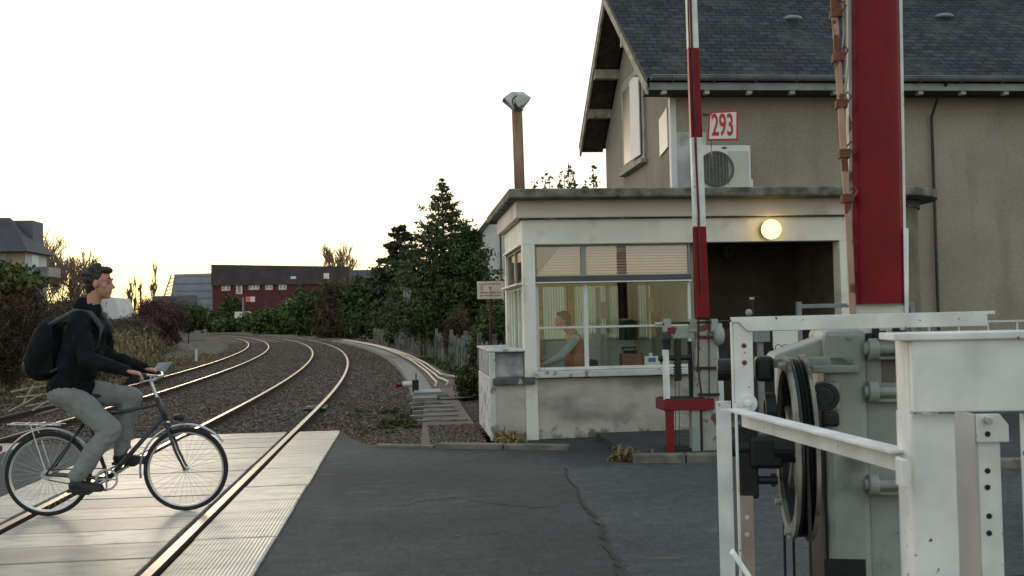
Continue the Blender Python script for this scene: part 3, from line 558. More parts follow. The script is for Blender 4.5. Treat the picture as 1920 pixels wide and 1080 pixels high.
# flue with cowl on the booth roof
fl = at(975, 352, 14.2); fx = fl.x
b = MB().tube((fx, 14.2, 3.12), (fx-.02, 14.2, at(968, 205, 14.2).z), .075, n=16); ft = at(968, 200, 14.2).z; o = b.build('flue', FLUE, bt, smooth=True)
b = MB(); b.prism([(fx-.03, 14.12, ft-.08), (fx-.22, 14.06, ft+.10), (fx-.10, 14.1, ft+.19), (fx+.06, 14.1, ft+.19), (fx+.17, 14.06, ft+.10), (fx+.02, 14.12, ft-.08)], (0, .02, 0))
b.prism([(fx-.03, 14.26, ft-.08), (fx-.22, 14.30, ft+.10), (fx-.10, 14.28, ft+.19), (fx+.06, 14.28, ft+.19), (fx+.17, 14.30, ft+.10), (fx+.02, 14.26, ft-.08)], (0, .02, 0))
b.prism([(fx-.22, 14.06, ft+.10), (fx-.10, 14.1, ft+.19), (fx-.09, 14.1, ft+.185), (fx-.21, 14.06, ft+.095)], (0, .26, 0)); b.prism([(fx+.17, 14.06, ft+.10), (fx+.06, 14.1, ft+.19), (fx+.05, 14.1, ft+.185), (fx+.16, 14.06, ft+.095)], (0, .26, 0))
b.build('cowl', GALV, bt); 
b = MB(); b.ring((fx-.01, 14.105, ft+.05), (0, 1, 0), [(.09, 0), (.075, 0), (.075, -.012), (.09, -.012)], 24); b.box((fx-.07, 14.109, ft-.08), (fx+.055, 14.114, ft+.1)); b.build('cowl_mouth', BLACKM, o)
# porch lamp
lp = at(1446, 430, 12.72); lt = thing('globe_lamp', 'lit yellow globe lamp on the cream beam above the dark porch', 'lamp', (lp.x, 12.86, lp.z))
MB().ball(lp, .128, 28, 18).build('globe', LAMPM, lt, smooth=True)
MB().tube((lp.x, 12.868, lp.z), (lp.x, 12.83, lp.z), .075, n=20).ring((lp.x, 12.82, lp.z), (0, 1, 0), [(.12, 0), (.09, 0), (.09, .015), (.12, .015)], 24).build('lamp_base', BLACKM, lt)
# porch speaker and pole inside
q = at(1365, 470, 14.9); tag(MB().ring(q, (0, -1, 0), [(.12, 0), (.09, .06), (.03, .08), (.03, 0)], 20).build('wall_bell', LEDGE), 'round dark fitting high on the porch back wall', 'bell')
# ------------------------------------------------------------------ inside the booth
ds = thing('desk', 'wooden desk just inside the booth window', 'desk', (2.7, 13.3, .25))
bx('desk_top', (1.72, 13.06, .84), (3.70, 13.42, .88), YWOOD, ds, .005)
for x in (1.78, 3.62): bx('leg', (x, 13.1, .25), (x+.05, 13.38, .84), YWOOD, ds)
q = at(1185, 690, 13.25); tb = tag(MB().box((2.83, 13.15, .88), (3.10, 13.36, 1.06)).build('wooden_box', PBROWN, None, .008), 'brown wooden box on the desk beside the white jug', 'box')
ph = thing('telephone', 'black telephone with a hanging cord on top of the brown box', 'telephone', (2.95, 13.25, 1.06))
MB().prism([(2.87, 13.17, 1.062), (2.87, 13.33, 1.062), (2.87, 13.31, 1.10), (2.87, 13.21, 1.10)], (.17, 0, 0)).build('body', PLASTB, ph, .006)
MB().path([(2.83, 13.2, 1.13), (2.87, 13.2, 1.14), (2.98, 13.2, 1.14), (3.02, 13.2, 1.13)], [.022, .014, .014, .022], 8).build('handset', PLASTB, ph)
MB().path([(2.83, 13.16, 1.12), (2.79, 13.14, 1.03), (2.79, 13.14, .95), (2.81, 13.14, .90)], .006, 6).build('cord', PLASTB, ph)
jg = thing('plastic_jug', 'white plastic jug with a blue label on the desk', 'jug', (3.23, 13.2, .88))
MB().box((3.12, 13.13, .88), (3.34, 13.27, 1.02)).build('body', PLASTW, jg, .02); MB().box((3.17, 13.126, .945), (3.27, 13.129, 1.0)).build('paper_label', BLUE, jg); MB().tube((3.22, 13.2, 1.02), (3.22, 13.2, 1.06), .025).build('cap', PLASTW, jg)
tag(MB().box((3.36, 13.12, .88), (3.5, 13.26, .99)).build('cardboard_box', plain('cardboard', (.38, .31, .22), .8, .1, 4), None, .005), 'small cardboard box on the desk right of the white jug', 'box')
wp = thing('wall_telephone', 'white wall telephone hanging on the back of the booth', 'telephone', (2.98, 15.08, 1.65))
MB().box((2.93, 15.03, 1.52), (3.03, 15.085, 1.78)).build('body', PLASTW, wp, .01); MB().path([(2.91, 15.0, 1.55), (2.9, 14.98, 1.65), (2.91, 15.0, 1.77)], [.025, .015, .025], 8).build('handset', PLASTW, wp)
for k, (x, z, w_, h_, mt_) in enumerate(((3.56, 1.62, .14, .2, PLASTW), (3.62, 1.55, .06, .3, YWOOD), (3.66, 1.40, .05, .12, SIGNR))):
    tag(MB().box((x, 14.6-.01*k, z), (x+w_, 14.606-.01*k, z+h_)).build('paper_notice', mt_), ['white paper sheet pinned up at the right of the booth window', 'yellow paper strip hanging at the right of the booth window', 'small red paper tag hanging low at the right of the window'][k], 'notice', 'papers hanging inside the booth')
# --- people helpers
def remesh(o, vox, it=4):
    md = o.modifiers.new('remesh', 'REMESH'); md.mode = 'VOXEL'; md.voxel_size = vox; md.use_smooth_shade = True
    sm = o.modifiers.new('smooth', 'SMOOTH'); sm.factor = .5; sm.iterations = it; return o
CL = bpy.data.textures.new('folds', 'CLOUDS'); CL.noise_scale = .11; CL.noise_depth = 3
CL2 = bpy.data.textures.new('strands', 'CLOUDS'); CL2.noise_scale = .03; CL2.noise_depth = 2
def folds(o, s_, tx=None):
    d = o.modifiers.new('folds', 'DISPLACE'); d.texture = tx or CL; d.strength = s_; d.mid_level = .5; return o
def hand(b, wrist, tip, palm_n, curl=.5, s=1.):
    """palm, four fingers curling towards palm_n, a thumb at the side"""
    w = Vector(wrist); d = (Vector(tip)-w).normalized(); nrm = Vector(palm_n).normalized(); sd_ = d.cross(nrm).normalized()
    for k in (-1, 0, 1): b.cap(w+sd_*.022*k*s, w+d*.085*s+sd_*.026*k*s, .017*s, .015*s, 10)
    for k, L in ((-1.5, .068), (-.5, .08), (.5, .076), (1.5, .06)):
        p = w+d*.085*s+sd_*.0195*k*s; r_ = .0095*s
        for j in range(3):
            a = curl*(j+.6); e = d*math.cos(a)+nrm*math.sin(a); q_ = p+e*(L*s*(.42, .33, .25)[j]); b.cap(p, q_, r_, r_*.92, 8); p = q_; r_ *= .92
    p = w+d*.025*s+sd_*.03*s; e = (d*.6+sd_*.6+nrm*.5).normalized(); q_ = p+e*.05*s; b.cap(p, q_, .013*s, .011*s, 8); b.cap(q_, q_+(d*.7+nrm*.6-sd_*.2).normalized()*.035*s, .011*s, .009*s, 8)
def headm(b, c, f, s=1., tilt=0.):
    """head looking along f (horizontal unit vector)"""
    c = Vector(c); f = Vector(f).normalized(); u = Vector((0, 0, 1)); l = u.cross(f); rot = Matrix((f, l, u)).transposed()
    P = lambda x, y, z: c+(f*x+l*y+u*z)*s
    b.ball(P(-.012, 0, .03), (.098*s, .077*s, .098*s), 20, 14, rot); b.ball(P(.022, 0, -.045), (.072*s, .060*s, .075*s), 18, 12, rot); b.ball(P(.06, 0, -.098), (.026*s, .028*s, .02*s), 10, 8, rot)
    b.cap(P(.082, 0, .015), P(.108, 0, -.028), .009*s, .014*s, 8); b.ball(P(.094, 0, -.03), (.014*s, .019*s, .01*s), 8, 6, rot)
    b.ball(P(.083, 0, -.062), (.012*s, .026*s, .008*s), 8, 6, rot); b.ball(P(.080, 0, -.076), (.012*s, .022*s, .008*s), 8, 6, rot)
    for q_ in (-1, 1):
        b.ball(P(.078, .033*q_, .032), (.016*s, .022*s, .008*s), 8, 6, rot); b.ball(P(.072, .032*q_, .008), (.014*s, .014*s, .011*s), 8, 6, rot); b.ball(P(-.005, .078*q_, -.008), (.021*s, .009*s, .032*s), 10, 8, rot); b.ball(P(.05, .045*q_, -.02), (.025*s, .02*s, .024*s), 8, 6, rot)
    return P
# --- seated attendant, seen in profile through the window
YA = 13.72
hc = at(1054, 602, YA); sh = at(1072, 632, YA)
pr = thing('office_chair', 'dark office chair under the seated attendant in the booth', 'chair', (sh.x+.03, YA, .25))
sx = sh.x+.02; sz = .66
MB().box((sx-.26, YA-.24, sz-.06), (sx+.2, YA+.24, sz)).build('seat', PLASTB, pr, .02)
qb = at(1110, 682, YA); MB().prism([(sx+.20, YA-.22, sz+.05), (sx+.28, YA-.22, sz+.08), (sx+.30, YA-.22, qb.z+.05), (sx+.25, YA-.22, qb.z+.07)], (0, .44, 0)).build('backrest', PLASTB, pr, .03)
MB().tube((sx-.03, YA, .3), (sx-.03, YA, sz-.06), .03).build('column', PLASTB, pr)
b = MB()
for k in range(5): a = k*1.2566; b.tube((sx-.03, YA, .32), (sx-.03+.26*math.cos(a), YA+.26*math.sin(a), .28), .02)
b.build('base', PLASTB, pr)
pe = thing('person', 'seated attendant in a brown vest behind the booth window, facing left', 'person', (sx, YA, .25))
b = MB(); hp = Vector((sx+.04, YA, sz+.09)); shc = Vector((sx, YA, sh.z))
headm(b, hc, (-1, -.25, 0), .98); b.cap(shc+Vector((-.01, 0, .04)), hc+Vector((.03, 0, -.06)), .055, .052)
b.ball(hp, (.14, .18, .13)); b.ball(hp.lerp(shc, .45), (.125, .16, .2)); b.ball(shc-Vector((0, 0, .08)), (.12, .19, .15)); b.cap(shc+Vector((0, -.15, -.02)), shc+Vector((0, .15, -.02)), .07)
eln = at(1052, 668, YA-.24); wrn = at(1024, 682, YA-.2); sn = shc+Vector((0, -.20, -.03))
b.cap(sn, eln, .055, .043); b.cap(eln, wrn, .043, .030); hand(b, wrn, wrn+Vector((-.1, .02, -.01)), (0, 0, -1), .35)
elf = Vector((shc.x-.12, YA+.24, shc.z-.27)); wrf = Vector((shc.x-.36, YA+.2, shc.z-.3)); b.cap(shc+Vector((0, .2, -.03)), elf, .055, .043); b.cap(elf, wrf, .043, .03); hand(b, wrf, wrf+Vector((-.1, -.02, -.01)), (0, 0, -1), .35)
for s_ in (-1, 1):
    kn = hp+Vector((-.45, .1*s_, -.0)); an = kn+Vector((-.02, 0, -.40)); b.cap(hp+Vector((0, .09*s_, 0)), kn, .085, .06); b.cap(kn, an, .058, .04); b.cap(an+Vector((.03, 0, -.02)), an+Vector((-.17, 0, -.04)), .04, .03)
body = remesh(b.build('body', SKIN, pe), .009)
b = MB(); b.ball(hp, (.155, .195, .15)); b.ball(hp.lerp(shc, .4), (.15, .185, .22)); b.ball(hp.lerp(shc, .75), (.145, .195, .17)); b.cap(shc+Vector((0, -.13, -.03)), shc+Vector((0, .13, -.03)), .08); b.cap(shc+Vector((0, 0, -.02)), shc+Vector((.0, 0, .05)), .075, .065)
folds(remesh(b.build('vest', VEST, body), .012), .03)
b = MB(); b.cap(sn+Vector((0, -.005, 0)), eln, .068, .056); b.cap(eln, wrn, .056, .042); remesh(b.build('sleeve', SLEEVE, body), .010); b = MB(); b.cap(shc+Vector((0, .205, -.03)), elf, .068, .056); b.cap(elf, wrf, .056, .042); remesh(b.build('sleeve', SLEEVE, body), .010)
b = MB(); 
for s_ in (-1, 1):
    kn = hp+Vector((-.45, .1*s_, 0)); an = kn+Vector((-.02, 0, -.38)); b.cap(hp+Vector((0, .09*s_, 0)), kn, .1, .075); b.cap(kn, an, .074, .06)
remesh(b.build('trousers', PLASTB, body), .014)
f = Vector((-1, -.25, 0)).normalized(); l = Vector((0, 0, 1)).cross(f); P = lambda x, y, z: hc+f*x+l*y+Vector((0, 0, z)); rt = Matrix((f, l, Vector((0, 0, 1)))).transposed()
b = MB(); b.ball(P(-.03, 0, .048), (.098, .090, .098), 16, 12, rt); b.ball(P(-.055, 0, -.02), (.06, .08, .08), 16, 12, rt); b.ball(P(.04, 0, .10), (.045, .065, .03), 12, 8, rt); remesh(b.build('hair', HAIRB, body), .008, 2)
# shrub behind the booth whose tops rise over the roof
q = at(1060, 330, 17.6); 
blobs = []
t = thing('tall_shrub', 'leafy shrub behind the booth with its tips rising above the mossy roof', 'shrub', (q.x, 17.6, -.2)); b = MB(); C = []
for (px, py) in ((1002, 336), (1022, 326), (1030, 332), (1050, 322), (1058, 330), (1066, 302), (1070, 312), (1076, 330), (1112, 310), (1117, 326), (1098, 340)):
    e = at(px, py, 17.6+random.uniform(-.3, .3)); r0 = Vector((q.x+(e.x-q.x)*.4, 17.6, 0)); b.path([Vector((q.x, 17.6, -.2)), r0+Vector((0, 0, 1.5)), Vector((e.x, e.y, e.z-.6)), e], [.05, .03, .012, .004], 5)
    for k in range(46): z = e.z-random.random()**1.1*1.1; C.append((e.x+random.gauss(0, .02+.06*(e.z-z)), e.y+random.gauss(0, .06), z))
b.build('stem', BARK, t); V, Q = quads(np.array(C), .05, 1.7); raw_mesh('foliage', V, Q, LEAF2, t)
# ------------------------------------------------------------------ station house
HX, HY, HB = 4.66, 17.2, 22.95; RY = 20.1; ZE = 5.5; ZR = 8.08; HX1 = 18.0
ht = thing('station_house', 'large beige rendered house with slate roof standing behind the booth', 'house', (10, 20, 0))
b = MB(); b.prism([(HX, HY, 0), (HX, HB, 0), (HX, HB, 5.55), (HX, RY, 7.75), (HX, HY, 5.55)], (HX1-HX, 0, 0)); b.build('wall', STUCCO, ht)
def slope(y0, z0, y1, z1, name):
    vx0, vx1 = HX-.55, HX1+.5; up = Vector((0, y1-y0, z1-z0)); L = up.length; nrm = Vector((0, -(z1-z0), (y1-y0))).normalized()*(.09 if y1 > y0 else -.09)
    me = bpy.data.meshes.new(name); P0 = [Vector((vx0, y0, z0)), Vector((vx1, y0, z0)), Vector((vx1, y1, z1)), Vector((vx0, y1, z1))]
    vs = P0+[p+nrm for p in P0]; off = world_off(ht)
    me.from_pydata([v-off for v in vs], [], [(4, 5, 6, 7), (3, 2, 1, 0), (0, 1, 5, 4), (1, 2, 6, 5), (2, 3, 7, 6), (3, 0, 4, 7)]); uv = me.uv_layers.new()
    for poly in me.polygons:
        for li in poly.loop_indices:
            i = me.loops[li].vertex_index % 4; uv.data[li].uv = ((0, vx1-vx0, vx1-vx0, 0)[i], (0, 0, L, L)[i])
    me.materials.append(SLATE); o = bpy.data.objects.new(name, me); COL.objects.link(o); o.parent = ht; return o
rf = slope(HY-.55, ZE-.02, RY+.03, ZR, 'roof'); slope(23.35, ZE-.0, RY-.03, ZR-.004, 'roof')
bx('ridge', (HX-.56, RY-.1, ZR+.06), (HX1+.5, RY+.1, ZR+.13), ZINC, rf, .02)
# soffit under the verge, barge boards, purlin ends
for (y0, z0, y1, z1) in ((HY-.5, ZE-.05, RY, ZR-.03), (23.3, ZE-.04, RY, ZR-.04)):
    b = MB(); b.prism([(HX-.5, y0, z0-.05), (HX-.5, y1, z1-.05), (HX-.5, y1, z1-.02), (HX-.5, y0, z0-.02)], (.5, 0, 0)); b.build('soffit', WOODD, ht)
    b = MB(); b.prism([(HX-.555, y0, z0-.15), (HX-.555, y1, z1-.15), (HX-.555, y1, z1+.03), (HX-.555, y0, z0+.03)], (.045, 0, 0)); b.build('barge_board', WOODW, ht, .005)
sl_ = (ZR-ZE)/(RY-HY+.55)
for yy_ in (17.6, 22.35, 21.45, 18.7): 
    z = ZR-abs(yy_-RY)*sl_-.28; bx('purlin', (HX-.52, yy_-.09, z-.1), (HX+.02, yy_+.09, z+.1), WOODW, ht, .01)
# eave: rafters, fascia, gutter
bx('fascia', (HX-.5, HY-.575, ZE-.14), (HX1+.4, HY-.553, ZE-.01), ZINC, ht, .004)
bx('eave_board', (HX-.5, HY-.55, ZE-.135), (HX1+.4, HY, ZE-.115), WOODD, ht)
for k in range(18): x = at(1400+(k-2)*79.5, 160, HY-.4).x; bx('rafter_end', (x-.045, HY-.555, ZE-.20), (x+.045, HY-.44, ZE-.136), WOODW, ht, .005)
b = MB(); n = 8; r_ = .075; gz = ZE+.075; gy = HY-.66
pts = [(gy+r_*math.cos(a), gz+r_*math.sin(a)) for a in np.linspace(math.pi, 2*math.pi, 9)]; pts += [(gy+(r_-.006)*math.cos(a), gz+(r_-.006)*math.sin(a)) for a in np.linspace(2*math.pi, math.pi, 9)]
gu = MB().prism([(HX-.5, y, z) for y, z in pts], (HX1-HX+.9, 0, 0)).tube((HX-.5, gy-r_, gz), (HX1+.4, gy-r_, gz), .012, n=8).build('gutter', ZINC, ht)
for k in range(18): x = at(1414+(k-2)*77, 150, HY-.6).x; MB().path([(x, gy-r_-.012, gz+.02), (x, gy-r_-.012, gz-.03), (x, gy-.03, gz-r_-.012), (x, gy+.08, gz-r_-.012)], .010, 6).build('gutter_bracket', ZINC, gu)
# drainpipe
q = at(1750, 300, HY-.08); MB().path([(q.x, gy, gz-.07), (q.x, HY-.3, ZE-.2), (q.x, HY-.07, ZE-.5), (q.x, HY-.07, 0)], .026, 10).build('drainpipe', plain('dark_drainpipe', (.03, .028, .028), .6, .3, 4), ht)
# painted corner strip and patch
bx('corner_strip', (HX-.012, HY-.012, .5), (HX+.09, HY+.12, 5.35), WHITEP, ht); bx('painted_patch', (HX+.092, HY-.006, .5), (HX+.62, HY, 4.75), PATCH, ht)
q = atx(1238, 220, HX); q2 = atx(1252, 275, HX); tag(MB().prism([(HX-.03, q.y, q.z-.05), (HX-.03, q2.y-.1, q.z+.06), (HX-.03, q2.y-.1, q2.z-.02), (HX-.03, q.y, q2.z-.1)], (.025, 0, 0)).build('wall_plate', plain('cream_white_plate', (.7, .66, .6), .5, .05, 3)), 'small white plate fixed to the gable wall near its front corner', 'plate')  # plate in its own bright cream-white colour
# gable window with shutter
gw = bx('window_surround', (HX-.05, 19.0, 4.55), (HX+.02, 20.95, 6.45), STONE, ht, .01)
bx('pane', (HX-.058, 19.2, 4.72), (HX-.052, 20.75, 6.25), plain('dark_gable_glass', (.05, .055, .06), .4, .1, 2, bmp=0, spec=.15), gw); bx('sill', (HX-.13, 18.95, 4.5), (HX+.0, 21.0, 4.58), STONE, gw, .01)
bx('frame', (HX-.07, 19.95, 4.72), (HX-.06, 20.05, 6.25), WHITEP, gw); bx('shutter', (HX-.10, 19.15, 4.68), (HX-.075, 19.93, 6.28), WHITEP, gw, .004)
# roof vents
for px, py in ((1485, 36), (1770, 32)):
    d = ray(px, py); s_ = sl_; y0, z0 = HY-.55, ZE+.07; k = (z0-H-s_*y0)/(d.z-s_*d.y); p = Vector((0, 0, H))+d*k
    MB().ball(p, (.2, .16, .07), 16, 8).build('roof_vent', ZINC, rf, smooth=True)
# air conditioner on the house wall
ax0 = at(1310, 300, 16.75).x; ax1 = at(1408, 300, 16.75).x; az1 = at(1400, 272, 16.75).z; az0 = at(1400, 350, 16.75).z-.05
ac = thing('air_conditioner', 'white outdoor air conditioner unit with round fan grille above the booth roof', 'air conditioner', ((ax0+ax1)/2, 16.95, az0))
bx('casing', (ax0, 16.76, az0), (ax1, 17.1, az1), ACW, ac, .012)
bx('side_panel', ((ax0+ax1)/2+.06, 16.751, az0+.03), (ax1-.04, 16.759, az1-.1), ACG, ac)
fc = Vector((ax0+.30, 16.745, (az0+az1)/2-.03)); g = MB().ring(fc, (0, -1, 0), [(.31, 0), (.28, 0), (.28, .02), (.31, .02)], 36).tube(fc+Vector((0, .014, 0)), fc+Vector((0, .010, 0)), .28, n=36)
fo = g.build('fan_grille', FAN, ac)
b = MB()
for k in range(9): x = fc.x-.24+k*.06; h_ = math.sqrt(max(.0, .275**2-(x-fc.x)**2)); b.tube((x, fc.y-.012, fc.z-h_), (x, fc.y-.012, fc.z+h_), .005, n=6)
for k in range(6): b.torus(fc+Vector((0, -.008, 0)), (0, 1, 0), .05+.042*k, .003, 30, 5)
b.build('grille_wires', plain('pale_wire', (.19, .19, .175), .5, .1, 3), fo)
MB().ball(((ax0+ax1)/2-.0, 16.757, az1-.045), (.05, .006, .02), 20, 8).build('badge', BLUEL, ac, smooth=True); bx('pipe_cover', (ax1, 16.85, az0+.02), (ax1+.07, 17.05, az0+.2), ACW, ac, .02)
for x in (ax0+.1, ax1-.14): bx('bracket', (x, 16.8, az0-.06), (x+.04, 17.2, az0), ZINC, ac)
# ------------------------------------------------------------------ text helper (real raised lettering)
def lettering(name, txt, size, origin, xdir, updir, mat, parent, sx_=1., thick=.002, bold=0.):
    cu = bpy.data.curves.new(name, 'FONT'); cu.body = txt; cu.size = size; cu.extrude = thick; cu.offset = bold; cu.align_x = 'CENTER'; cu.align_y = 'CENTER'
    tmp = bpy.data.objects.new(name, cu); COL.objects.link(tmp); me = bpy.data.meshes.new_from_object(tmp.evaluated_get(bpy.context.evaluated_depsgraph_get())); bpy.data.objects.remove(tmp)
    x = Vector(xdir).normalized(); u = Vector(updir).normalized(); n = x.cross(u); off = world_off(parent); o_ = Vector(origin)-off
    for v in me.vertices: c = v.co.copy(); v.co = o_+x*c.x*sx_+u*c.y+n*c.z
    me.materials.clear(); me.materials.append(mat); o = bpy.data.objects.new(name, me); COL.objects.link(o); o.parent = parent; return o
# ------------------------------------------------------------------ near barrier machine
def frame_at(c, deg):
    a = R(deg); u = Vector((math.cos(a), -math.sin(a), 0)); v = Vector((math.sin(a), math.cos(a), 0)); M = Matrix.Identity(4)
    for i in range(3): M[i][0] = u[i]; M[i][1] = v[i]; M[i][2] = (0, 0, 1)[i]; M[i][3] = c[i]
    return M
NM = frame_at((1.80, 4.72, 0), 14.3); NI = NM.inverted()
def av(px, py, v, MI=None):            # local point of the machine frame seen at a pixel, in its plane v
    MI = MI or NI; o = MI @ Vector((0, 0, H)); d = (MI.to_3x3() @ ray(px, py)); return o+d*((v-o.y)/d.y)
nb = thing('crossing_barrier', 'near crossing barrier machine with grey casing, big grooved wheel and wide red raised boom', 'barrier', (2.4, 4.7, 0))
def nx(name, a, b, mat, bev=.006, parent=None): return MB(NM).box(a, b).build(name, mat, parent or nb, bev)
def pxbox(name, x0, y0, x1, y1, v, dv, mat, bev=.005, parent=None):
    a = av(x0, y0, v); c = av(x1, y1, v); return nx(name, (a.x, v, a.z), (c.x, v+dv, c.z), mat, bev, parent)
# wheel
wz = .91; wr = .435
b = MB(NM).ring((0, 0, wz), (1, 0, 0), [(wr, 0), (wr, .016), (wr-.05, .03), (wr-.05, 0.012), (wr-.07, .0)], 64)
wh = b.build('wheel', GREYP, nb, smooth=False)
MB(NM).ring((0, 0, wz), (1, 0, 0), [(wr-.012, .022), (wr-.05, .022), (wr-.05, .082), (wr-.012, .082), (wr-.035, .072), (wr-.012, .066), (wr-.035, .054), (wr-.012, .049), (wr-.035, .038), (wr-.012, .033)], 64).build('groove', ROPE, wh)
b = MB(NM).ring((0, 0, wz), (1, 0, 0), [(wr+.006, .080), (wr+.006, .098), (wr-.08, .098), (wr-.08, .088)], 64)
b.build('flange', GREYP, wh)
for k, a in enumerate(np.arange(0, 2*math.pi, math.pi/3)+.4):
    q = (.06, (wr-.05)*math.cos(a), wz+(wr-.05)*math.sin(a)); MB(NM).tube((.06, .07*math.cos(a), wz+.07*math.sin(a)), q, .028, .02, 8).build('spoke', GREYP, wh)
for a in (1.75, 2.9, 4.4, 5.4): MB(NM).tube((-.03, (wr-.035)*math.cos(a), wz+(wr-.035)*math.sin(a)), (.01, (wr-.035)*math.cos(a), wz+(wr-.035)*math.sin(a)), .017, n=6).build('bolt', PIPEW, wh)
MB(NM).tube((-.06, 0, wz), (.16, 0, wz), .075, n=20).build('hub', BLACKM, wh, .006)
# cables hanging from the wheel
for k, (u_, v_) in enumerate(((.030, wr-.02), (.046, -(wr-.02)), (.074, wr-.03))):
    zt = wz+.05 if k else wz; MB(NM).path([(u_, v_, zt), (u_, v_*1.0, .6), (u_-.004, v_*.995, -.02)], .007, 8).build('cable', ROPE, nb)
# axle, bearing bracket
p = av(1356, 842, -.02)
MB(NM).tube((p.x+.012, 0, wz), (.02, 0, wz), .047, n=20).tube((p.x, 0, wz), (p.x+.02, 0, wz), .056, n=20).build('axle', BLACKM, nb, .004)
pxbox('bearing_bracket', 1381, 795, 1424, 936, -.04, .1, BLACKM, .012); pxbox('bearing_block', 1405, 818, 1470, 880, -.06, .12, BLACKM, .02)
pxbox('bearing_block', 1417, 668, 1452, 716, .02, .12, BLACKM, .02); p = av(1358, 693, .06); MB(NM).tube((p.x-.035, .06, p.z), (p.x+.05, .06, p.z), .055, n=18).tube((p.x+.04, .06, p.z), (p.x+.12, .06, p.z), .075, n=18).build('bearing_knob', BLACKM, nb, .006)
p = av(1435, 770, .05); MB(NM).ring((p.x, .08, p.z), (1, 0, 0), [(.085, 0), (.085, .05), (.05, .05), (.05, 0)], 24).build('spring_coil', BLACKM, nb)
p = av(1430, 900, -.02); MB(NM).tube((p.x-.02, -.02, p.z), (p.x+.07, -.02, p.z), .02, n=10).tube((p.x+.05, -.02, p.z+.03), (p.x+.05, -.02, p.z-.03), .012).build('adjuster', BLACKM, nb)
# casing
a = av(1544, 640, .10); c = av(1640, 1140, .10); d = av(1712, 640, .16)
nx('casing', (a.x, .10, -.02), (c.x, .62, av(1600, 618, .10).z), GREYM, .03)
nx('added_dark_plate', (a.x-.014, .13, -.02), (a.x-.001, .66, 1.12), BLACKM, .003)  # black plate added to darken the glow-lit casing side; stands for grease too
nx('door_panel', (c.x-.005, .15, -.02), (d.x, .60, av(1660, 650, .15).z), GREYM, .012)
nx('door_top', (c.x-.01, .12, av(1660, 655, .12).z), (d.x+.01, .62, av(1660, 640, .12).z), GREYM, .012)
pxbox('panel_inset', 1652, 672, 1694, 717, .146, .01, plain('brown_grey_inset', (.13, .12, .095), .7, .3, 4))
for y in (655, 735, 910):
    p = av(1634, y, .06); b = MB(NM).tube((p.x-.01, .08, p.z), (p.x+.035, .08, p.z), .052, n=20).tube((p.x-.03, .08, p.z), (p.x, .08, p.z), .028, n=14); hb = b.build('hinge', GREYM, nb, .006)
    MB(NM).tube((p.x+.03, .08, p.z), (d.x, .08, p.z), .024, n=14).build('hinge_pin', GREYM, hb); nx('hinge_plate', (p.x+.03, .09, p.z-.052), (d.x, .15, p.z-.035), GREYM, .004, hb)
hp_ = [av(1449, 672, .16), av(1456, 664, .16), av(1578, 621, .16), av(1600, 621, .16), av(1600, 692, .16), av(1520, 692, .16)]
MB(NM).prism([(q.x, .16, q.z) for q in hp_], (0, .36, 0)).build('hood', GREYM, nb, .012)
hp_ = [av(1449, 672, .10), av(1578, 668, .10), av(1605, 668, .10), av(1605, 690, .10), av(1449, 690, .10)]; MB(NM).prism([(q.x, .10, q.z) for q in hp_], (0, .07, 0)).build('hood_rim', GREYM, nb, .006)
pxbox('ledge', 1522, 686, 1612, 699, .06, .05, GREYM, .006)
pxbox('bearing_housing', 1530, 716, 1578, 772, .07, .06, GREYM, .02); p = av(1546, 744, .07); MB(NM).ring((p.x, .07, p.z), (0, -1, 0), [(.07, 0), (.07, .012), (.045, .012), (.045, 0)], 28).tube((p.x, .07, p.z), (p.x, .045, p.z), .04, n=18).build('bearing_cap', BLACKM, nb, .003)
pxbox('oil_stain_bracket', 1545, 774, 1575, 800, .07, .03, BLACKM, .012); nx('base_flange', (a.x+.0, .07, .12), (c.x-.01, .102, .16), GREYM, .005)
pxbox('base_plate_slot', 1545, 1048, 1625, 1110, .094, .01, BLACKM, 0)
p = av(1660, 628, .15); b = MB(NM)
for k in range(7): u_ = p.x-.09+k*.032; b.box((u_, .13, p.z-.03), (u_+.028, .3, p.z+.01+.012*((k*5) % 3)))
b.build('boom_pivot', BLACKM, nb, .004)
for q_ in ((1592, 632), (1655, 1060), (1687, 1000)): p = av(*q_, .098); MB(NM).tube((p.x, .105, p.z), (p.x, .08, p.z), .011, n=6).build('casing_bolt', GREYM, nb)
# boom (raised, upright)
def seg(M, x00, x01, y0, x10, x11, y1, v, dv):      # tapered upright between two pixel rows
    A, B_, C_, D = av(x00, y0, v), av(x01, y0, v), av(x11, y1, v), av(x10, y1, v); return MB(M).prism([(q.x, v, q.z) for q in (D, C_, B_, A)], (0, dv, 0))
VB = .17
b = MB(NM); L0, R0_, L1, R1 = av(1596, -180, VB), av(1682, -180, VB), av(1600, 571, VB), av(1696, 571, VB); N = 14; V = []
for z, l, r_ in ((L0.z, L0.x, R0_.x), (L1.z, L1.x, R1.x)):
    for i in range(N+1): t_ = i/N; V.append((l+(r_-l)*t_, VB-.045*(1-(2*t_-1)**2)**.6, z+(0 if z > 2 else .0)))
    V += [(r_, VB+.09, z), (l, VB+.09, z)]
n = N+3; b.add(V, [tuple(range(n)), tuple(range(n, 2*n))[::-1]]+[(n+i, n+(i+1) % n, (i+1) % n, i) for i in range(n)]); bm = b.build('boom', REDF, nb)
seg(NM, 1600.5, 1695.5, 571.5, 1601, 1696, 640, VB+.003, .084).build('boom_foot', CREAM, bm, .004)
seg(NM, 1590, 1595.6, -180, 1593, 1599.6, 571, VB+.004, .08).build('boom_edge', PIPEW, bm); seg(NM, 1682.5, 1689, -180, 1696.6, 1701, 571, VB+.004, .08).build('boom_edge', WHITE, bm)
seg(NM, 1694, 1703.5, 428, 1697, 1704, 592, VB-.02, .10).build('boom_edge', WHITE, bm)
